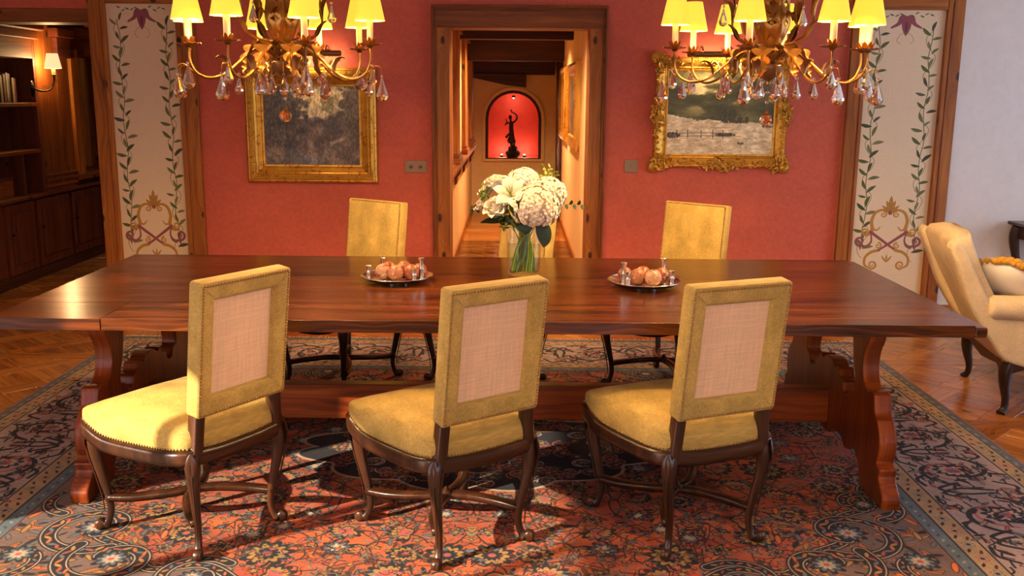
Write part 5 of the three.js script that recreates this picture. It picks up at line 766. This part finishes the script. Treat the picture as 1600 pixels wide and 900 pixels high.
// ------------------------------------------------------------ vase and bouquet
{
  const VX = 0.055, VZ = -4.53, v = thing('glass_vase', 'clear cylindrical glass vase of water on the dining table', 'vase', [VX, TOP + 0.001, VZ]);
  part('vase_glass', lathe([[0, 0], [0.066, 0], [0.074, 0.006], [0.078, 0.04], [0.082, 0.12], [0.086, 0.236], [0.083, 0.238], [0.079, 0.12], [0.075, 0.04], [0.07, 0.016], [0, 0.014]], 48), M.glass, v);
  part('water', lathe([[0, 0.0145], [0.0695, 0.0165], [0.0745, 0.04], [0.0775, 0.12], [0.0778, 0.15], [0, 0.15]], 40), M.water, v);
  const at = (x, y, z) => V(x, y, z); const C0 = V(VX, TOP, VZ), r = rng(64);
  const stemTo = (p) => { const a = r() * 6.28, q = 0.05 * Math.sqrt(r()); return tube([[VX + 0.055 * Math.sin(a), TOP + 0.02, VZ + 0.055 * Math.cos(a)], [VX + q * 0.5 * Math.sin(a + 2.5), TOP + 0.15, VZ + q * 0.5 * Math.cos(a + 2.5)], [lerp(VX, p.x, 0.35), TOP + 0.25, lerp(VZ, p.z, 0.35)], [p.x, p.y, p.z]], 0.0036, 16, 6); };
  const G = (n) => `${n} of the bouquet`;
  // roses and lily
  function rose(p, s, tilt, name, label, warm) {
    const t = thing(name, label, 'flower', [0, 0, 0], 0, G('white roses')), m = new THREE.Matrix4().makeTranslation(p.x, p.y, p.z).multiply(new THREE.Matrix4().makeRotationFromEuler(new THREE.Euler(tilt[0], 0, tilt[1])));
    for (let k = 0; k < 5; k++) { const n = 3 + k, l = []; for (let i = 0; i < n; i++) { const a = (i + k * 0.43) / n * 6.283, d = V(Math.sin(a), 0, Math.cos(a)), q = (h, y) => d.clone().multiplyScalar(h * s).setY(y * s), o = 0.12 + k * 0.17; l.push(leaf([q(0.05, -0.75 + k * 0.06), q(o + 0.16, -0.35), q(o + 0.14, 0.25 - 0.05 * k), q(o + 0.05 + 0.07 * k, 0.72 - 0.13 * k), q(o + 0.02 + 0.13 * k, 0.78 - 0.17 * k)], (0.34 + 0.09 * k) * s, { side: V(d.z, 0, -d.x), cup: -0.5, thick: 0.0008, n: 9, tip: 0.62 })); } part('petal_whorl', merge(l).applyMatrix4(m), warm ? M.petalWarm : M.petal, t); }
    part('stem', stemTo(p.clone().add(V(0, -s * 0.6, 0))), M.stem, t);
  }
  rose(V(-0.078, 1.098, VZ + 0.1), 0.05, [0.7, 0.35], 'rose', 'round open white rose low on the side of the bouquet');
  rose(V(-0.08, 1.212, VZ + 0.02), 0.045, [0.15, 0.2], 'rose', 'half-closed white rose standing up from the bouquet');
  rose(V(-0.152, 1.105, VZ + 0.03), 0.03, [0.4, 0.8], 'rose', 'small white rosebud at the outer edge of bouquet', true);
  rose(V(-0.125, 1.165, VZ - 0.02), 0.036, [0.2, 0.5], 'rose', 'small cream rose among yellow-green sprigs of the bouquet', true);
  { const t = thing('lily', 'wide open white lily at the heart of the bouquet', 'flower'), m = new THREE.Matrix4().makeTranslation(-0.01, 1.165, VZ + 0.1).multiply(new THREE.Matrix4().makeRotationFromEuler(new THREE.Euler(0.9, 0.2, 0.15)));
    for (let i = 0; i < 6; i++) { const a = i / 6 * 6.283, d = V(Math.sin(a), 0, Math.cos(a)), q = (h, y) => d.clone().multiplyScalar(h).setY(y); part('petal', leaf([q(0.006, -0.03), q(0.03, 0.01), q(0.06, 0.025), q(0.088, 0.012)], i % 2 ? 0.03 : 0.024, { side: V(d.z, 0, -d.x), cup: 0.3, n: 10, thick: 0.001 }).applyMatrix4(m), M.petal, t); }
    part('stamens', [0, 1, 2, 3, 4, 5].map((i) => tube([[0, -0.02, 0], [0.008 * Math.sin(i), 0.02, 0.008 * Math.cos(i)], [0.016 * Math.sin(i), 0.04, 0.016 * Math.cos(i)]], 0.0018, 6, 5).applyMatrix4(m)), M.leafLime, t); part('stem', stemTo(V(-0.01, 1.14, VZ + 0.06)), M.stem, t); }
  // hydrangea heads: many four-petalled florets
  function hydrangea(p, rx, ry, n, label, mat) {
    const t = thing('hydrangea', label, 'flower', [0, 0, 0], 0, G('hydrangea heads')), l = [], q = new THREE.Quaternion();
    for (let i = 0; i < n; i++) { const y = 1 - 2 * (i + 0.5) / n, ph = i * 2.39996 + r() * 0.3, s = Math.sqrt(1 - y * y), d = V(s * Math.cos(ph), y, s * Math.sin(ph)); if (d.y < -0.75) continue;
      const fl = []; for (let k = 0; k < 4; k++) { const a = k * Math.PI / 2 + r() * 0.3, e = V(Math.sin(a), 0, Math.cos(a)); fl.push(leaf([[0.002, -0.004], [0.011, 0.003], [0.021, 0.0]].map(([h, yy]) => e.clone().multiplyScalar(h).setY(yy)), 0.0115, { side: V(e.z, 0, -e.x), cup: 0.25, n: 4, thick: 0.0006, tip: 0.8 })); }
      const g = merge(fl); g.applyQuaternion(q.setFromUnitVectors(V(0, 1, 0), d)); const w = 0.93 + 0.14 * r(); g.translate(p.x + d.x * rx * w, p.y + d.y * ry * w, p.z + d.z * rx * w); l.push(g); }
    part('florets', l, mat, t).userData.kind = 'stuff'; part('flower_core', new THREE.SphereGeometry(1, 16, 12).scale(rx * 0.86, ry * 0.86, rx * 0.86).translate(p.x, p.y, p.z), M.petalWarm, t); part('stem', stemTo(p), M.stem, t);
  }
  hydrangea(V(0.105, 1.10, VZ + 0.1), 0.108, 0.1, 150, 'big round white hydrangea head facing front of the bouquet', M.petalWarm);
  hydrangea(V(0.05, 1.212, VZ + 0.0), 0.075, 0.06, 90, 'white hydrangea head at the top of the bouquet', M.petal);
  hydrangea(V(0.165, 1.155, VZ + 0.02), 0.085, 0.078, 90, 'white hydrangea head behind the biggest one', M.petal);
  // greenery
  function sprig(p, n, mat, label, size, name, spread) { const t = thing(name, label, 'foliage', [0, 0, 0], 0, G('filler sprigs')), st = [], lf = []; for (let i = 0; i < n; i++) { const e = V((r() - 0.5) * spread, r() * spread * 0.7, (r() - 0.5) * spread), b = p.clone().add(V(0, -spread * 0.5, 0)), tip = p.clone().add(e); st.push(tube([b, b.clone().lerp(tip, 0.5).add(V((r() - 0.5) * 0.01, 0, 0)), tip], 0.0012, 6, 4)); for (let k = 0; k < 4; k++) { const o = b.clone().lerp(tip, 0.4 + 0.2 * k), d = V(r() - 0.5, r() * 0.6, r() - 0.5).normalize(); lf.push(leaf([o, o.clone().addScaledVector(d, size * 0.5), o.clone().addScaledVector(d, size).add(V(0, -size * 0.15, 0))], size * 0.3, { side: V(d.z, 0.3, -d.x).normalize(), n: 5, thick: 0.0006 })); } } part('stems', st, M.stem, t); part('leaves', lf, mat, t).userData.kind = 'stuff'; }
  sprig(V(-0.14, 1.145, VZ + 0.03), 9, M.leafLime, 'yellow-green flower sprig at the side of the bouquet by the roses', 0.022, 'green_sprig', 0.09);
  sprig(V(0.165, 1.215, VZ - 0.01), 10, M.leafLime, 'yellow-green flower sprig at the top of the bouquet by the hydrangeas', 0.024, 'green_sprig', 0.1);
  sprig(V(-0.04, 1.045, VZ + 0.09), 10, M.leafDark, 'dark green leafy sprig under the lily', 0.035, 'green_sprig', 0.12);
  const bigLeaf = (label, pts, w, mat = M.leafDark, side = V(1, 0, 0.2)) => { const t = thing('broad_leaf', label, 'leaf', [0, 0, 0], 0, G('broad leaves')); part('blade', leaf(pts.map((p) => V(...p)), w, { side, n: 10, cup: 0.25 }), mat, t); part('stem', tube([[VX, TOP + 0.1, VZ], [lerp(VX, pts[0][0], 0.6), TOP + 0.22, lerp(VZ, pts[0][2], 0.6)], pts[0]], 0.0025, 10, 5), M.stem, t); };
  bigLeaf('broad dark leaf hanging down over the side of vase', [[0.12, 1.035, VZ + 0.1], [0.14, 1.0, VZ + 0.115], [0.148, 0.95, VZ + 0.12], [0.145, 0.915, VZ + 0.118]], 0.036);
  bigLeaf('broad dark leaf spread under the round rose', [[-0.02, 1.04, VZ + 0.08], [-0.07, 1.05, VZ + 0.11], [-0.115, 1.045, VZ + 0.12], [-0.15, 1.03, VZ + 0.12]], 0.03, M.leafDark, V(0.1, 0.6, 0.7));
  bigLeaf('broad leaf between lily and big hydrangea', [[0.02, 1.06, VZ + 0.1], [0.012, 1.1, VZ + 0.14], [0.0, 1.13, VZ + 0.145], [-0.012, 1.14, VZ + 0.14]], 0.025, M.leaf);
  bigLeaf('broad leaf folded over the vase lip under the big hydrangea', [[0.05, 1.02, VZ + 0.08], [0.055, 1.03, VZ + 0.11], [0.06, 1.0, VZ + 0.125], [0.062, 0.975, VZ + 0.12]], 0.04);
  function eucalyptus(pts, label) { const t = thing('eucalyptus_twig', label, 'foliage', [0, 0, 0], 0, G('eucalyptus twigs')); part('twig', tube(pts, 0.0016, 20, 5), M.stem, t); const c = new THREE.CatmullRomCurve3(pts.map((p) => V(...p))); for (let i = 0; i < 9; i++) { const o = c.getPoint(0.45 + i * 0.065), s = i % 2 ? 1 : -1, d = V(0.25, s * 0.8, 0.4).normalize(); part('leaf', leaf([o, o.clone().addScaledVector(d, 0.012), o.clone().addScaledVector(d, 0.026)], 0.009, { side: V(0.9, 0, -0.4), n: 5 }), M.leafDark, t); } }
  eucalyptus([[VX, TOP + 0.15, VZ], [0.12, 1.08, VZ - 0.02], [0.24, 1.105, VZ + 0.01], [0.335, 1.105, VZ + 0.02]], 'eucalyptus twig reaching out past the hydrangeas');
  eucalyptus([[VX, TOP + 0.15, VZ], [-0.06, 1.05, VZ - 0.02], [-0.13, 1.085, VZ + 0.01], [-0.2, 1.085, VZ + 0.03]], 'eucalyptus twig reaching out past the roses');
  // loose cut stems in the water
  const bun = thing('flower_stems', 'bundle of cut green stems standing in vase water', 'stems'); for (let i = 0; i < 34; i++) { const a = r() * 6.28, q = 0.065 * Math.sqrt(r()), b = a + 2.6 + r(); part('stem', tube([[VX + q * Math.sin(a), TOP + 0.02, VZ + q * Math.cos(a)], [VX + q * 0.55 * Math.sin(a + 0.8), TOP + 0.15, VZ + q * 0.55 * Math.cos(a + 0.8)], [VX + 0.055 * Math.sin(b), TOP + 0.27, VZ + 0.055 * Math.cos(b)]], 0.0032 + 0.001 * r(), 10, 6), i % 3 ? M.stem : M.leaf, bun); }
}
// ------------------------------------------------------------ armchair, cushion, console
{
  const t = thing('armchair', 'cream upholstered armchair with dark carved legs by the white wall', 'armchair', [2.995, 0, -5.055], 80 * Math.PI / 180), cl = M.cream_cloth, cu = (g) => grain(g, 'y', 0.6, 0.6);
  const side = [[-0.375, 0.27], [0.34, 0.27], [0.37, 0.4], [0.38, 0.53], [0.30, 0.565], [0.0, 0.56], [-0.4, 0.56], [-0.49, 0.595], [-0.545, 0.68], [-0.595, 0.78], [-0.645, 0.865], [-0.69, 0.895], [-0.715, 0.87], [-0.67, 0.75], [-0.585, 0.55], [-0.475, 0.38]];
  const sp = new THREE.CatmullRomCurve3(side.map(([z, y]) => V(z, y, 0)), true, 'centripetal', 0.5).getPoints(70).map((p) => [p.x, p.y]);
  for (const s of [-1, 1]) {
    const g = new THREE.ExtrudeGeometry(new THREE.Shape(sp.map(([x, y]) => new THREE.Vector2(x, y))), { depth: 0.06, bevelEnabled: true, bevelThickness: 0.03, bevelSize: 0.022, bevelOffset: -0.022, bevelSegments: 4 }).translate(0, 0, -0.03).rotateY(-Math.PI / 2).translate(s * 0.315, 0, 0);
    const sd = part('side_panel', cu(g), cl, t);
    part('arm_roll', cu(lathe([[0, -0.5], [0.05, -0.5], [0.066, -0.47], [0.072, 0], [0.074, 0.34], [0.06, 0.375], [0.02, 0.385], [0, 0.385]], 24).rotateX(Math.PI / 2).translate(s * 0.335, 0.56, -0.01)), cl, sd);
  }
  const prof = [[0.0, 0.29, -0.42], [0.02, 0.40, -0.47], [0.04, 0.58, -0.565], [0.05, 0.75, -0.655], [0.05, 0.86, -0.705], [0.035, 0.905, -0.70], [0.01, 0.92, -0.67]];
  const rings = prof.map(([, y, z], i) => { const th = i < 5 ? 0.13 : i === 5 ? 0.09 : 0.03, hw = i < 4 ? 0.335 : i === 4 ? 0.33 : i === 5 ? 0.30 : 0.25; return circle(28, 1, 1, 0.4).map(([a, b]) => V(a * hw, y + (1 - Math.abs(a) ** 3) * (i > 3 ? 0.02 : 0), z + 0.065 + b * th / 2)); });
  part('backrest', cu(loft(rings)), cl, t);
  part('seat_cushion', cu(new RoundedBoxGeometry(0.54, 0.15, 0.66, 5, 0.05).translate(0, 0.395, 0.01)), cl, t);
  part('seat_base', cu(new RoundedBoxGeometry(0.62, 0.09, 0.72, 2, 0.02).translate(0, 0.3, -0.02)), cl, t);
  const rail = (len) => extrude([[-len / 2, 0.285], [len / 2, 0.285], [len / 2, 0.21], [len * 0.36, 0.25], [len * 0.2, 0.235], [0, 0.22], [-len * 0.2, 0.235], [-len * 0.36, 0.25], [-len / 2, 0.21]], 0.03, 0.004);
  part('frame_rail', [grain(rail(0.72).translate(0, 0, -0.405), 'x'), grain(rail(0.72).translate(0, 0, 0.33), 'x'), grain(rail(0.76).rotateY(Math.PI / 2).translate(0.335, 0, -0.02), 'z'), grain(rail(0.76).rotateY(Math.PI / 2).translate(-0.365, 0, -0.02), 'z')], M.ebony, t);
  for (const [x, z] of [[-0.335, -0.37], [0.335, -0.37], [-0.335, 0.32], [0.335, 0.32]]) { const o = V(Math.sign(x) * 0.6, 0, Math.sign(z) * 0.8), at = (k, y) => V(x, y, z).addScaledVector(o, k); part('leg', sweep(smoothPath([at(0, 0.285), at(0.018, 0.23), at(0.016, 0.16), at(-0.004, 0.08), at(0, 0.03), at(0.022, 0.0)], 18), circle(10, 1, 1, 0.7), (u) => lerp(0.034, 0.017, smooth(0.1, 0.7, u)) + 0.006 * smooth(0.85, 1, u), o), M.ebony, t); }
  const nl = []; for (let i = 0; i < 48; i++) for (const x of [-0.369, 0.369]) nl.push(new THREE.SphereGeometry(0.006, 6, 4).translate(x, 0.288, lerp(-0.4, 0.35, i / 47))); for (let i = 0; i < 46; i++) nl.push(new THREE.SphereGeometry(0.006, 6, 4).translate(lerp(-0.36, 0.36, i / 45), 0.288, -0.408));
  part('nail_trim', nl, M.nail, t).userData.kind = 'stuff';
}
{
  const t = thing('cushion', 'white scatter cushion with gold ruched fringe lying in the armchair', 'cushion', [2.63, 0.655, -4.93], 0.25); t.rotation.set(-0.25, 0.25, -0.62);
  const n = 44, outl = (s, z) => circle(n, 0.2 * s, 0.2 * s, 0.55).map(([a, b]) => V(a, b, z)); part('cushion_body', grain(loft([outl(0.3, -0.075), outl(0.7, -0.06), outl(0.92, -0.03), outl(1, 0), outl(0.92, 0.03), outl(0.7, 0.06), outl(0.3, 0.075)]), 'x', 0.5, 0.5).rotateX(-Math.PI / 2), M.whitecloth, t);
  const fr = []; circle(96, 0.208, 0.208, 0.55).forEach(([a, b], i) => { fr.push(new THREE.IcosahedronGeometry(0.017 + 0.006 * R(), 1).scale(1, 0.9, 1).translate(a + (R() - 0.5) * 0.01, (R() - 0.5) * 0.016, b)); }); part('fringe', fr, M.goldfringe, t).userData.kind = 'stuff';
}
{
  const t = thing('console_table', 'dark wooden console table with curved legs against the white wall', 'table', [4.32, 0, -7.05]);
  part('table_top', bx(-0.56, 0.56, 0.675, 0.70, -0.21, 0.21, 0.01, 'x'), M.walnut, t);
  part('apron', [bx(-0.5, 0.5, 0.57, 0.675, 0.13, 0.16, 0.004, 'x'), bx(-0.5, -0.47, 0.57, 0.675, -0.18, 0.14, 0.004), bx(0.47, 0.5, 0.57, 0.675, -0.18, 0.14, 0.004)], M.walnut, t);
  for (const [x, z] of [[-0.49, 0.15], [0.49, 0.15], [-0.49, -0.17], [0.49, -0.17]]) { const o = V(Math.sign(x), 0, Math.sign(z) * 0.5).normalize(), at = (k, y) => V(x, y, z).addScaledVector(o, k); part('leg', sweep(smoothPath([at(0, 0.67), at(0.02, 0.58), at(0.0, 0.44), at(-0.05, 0.25), at(-0.04, 0.08), at(0.0, 0.0)], 20), circle(10, 1, 1, 0.7), (u) => lerp(0.04, 0.015, smooth(0.1, 0.75, u)), o), M.walnut, t); }
}
downlight(-1.6, CEIL, -0.7, 21, 'round brass recessed ceiling lamp nearer the bookcase side', new THREE.Color(1, 0.66, 0.34), 80);
downlight(1.4, CEIL, -0.7, 21, 'round brass recessed ceiling lamp nearer the armchair side', new THREE.Color(1, 0.66, 0.34), 80);
downlight(-2.3, 2.36, -9.2, 6, 'added unseen recessed lamp brightening the bookcase room and its mirror', new THREE.Color(1, 0.8, 0.6), 70);  // added lamp, out of view: lights the floor and the wall the mirror reflects
renderer.render(scene, camera);
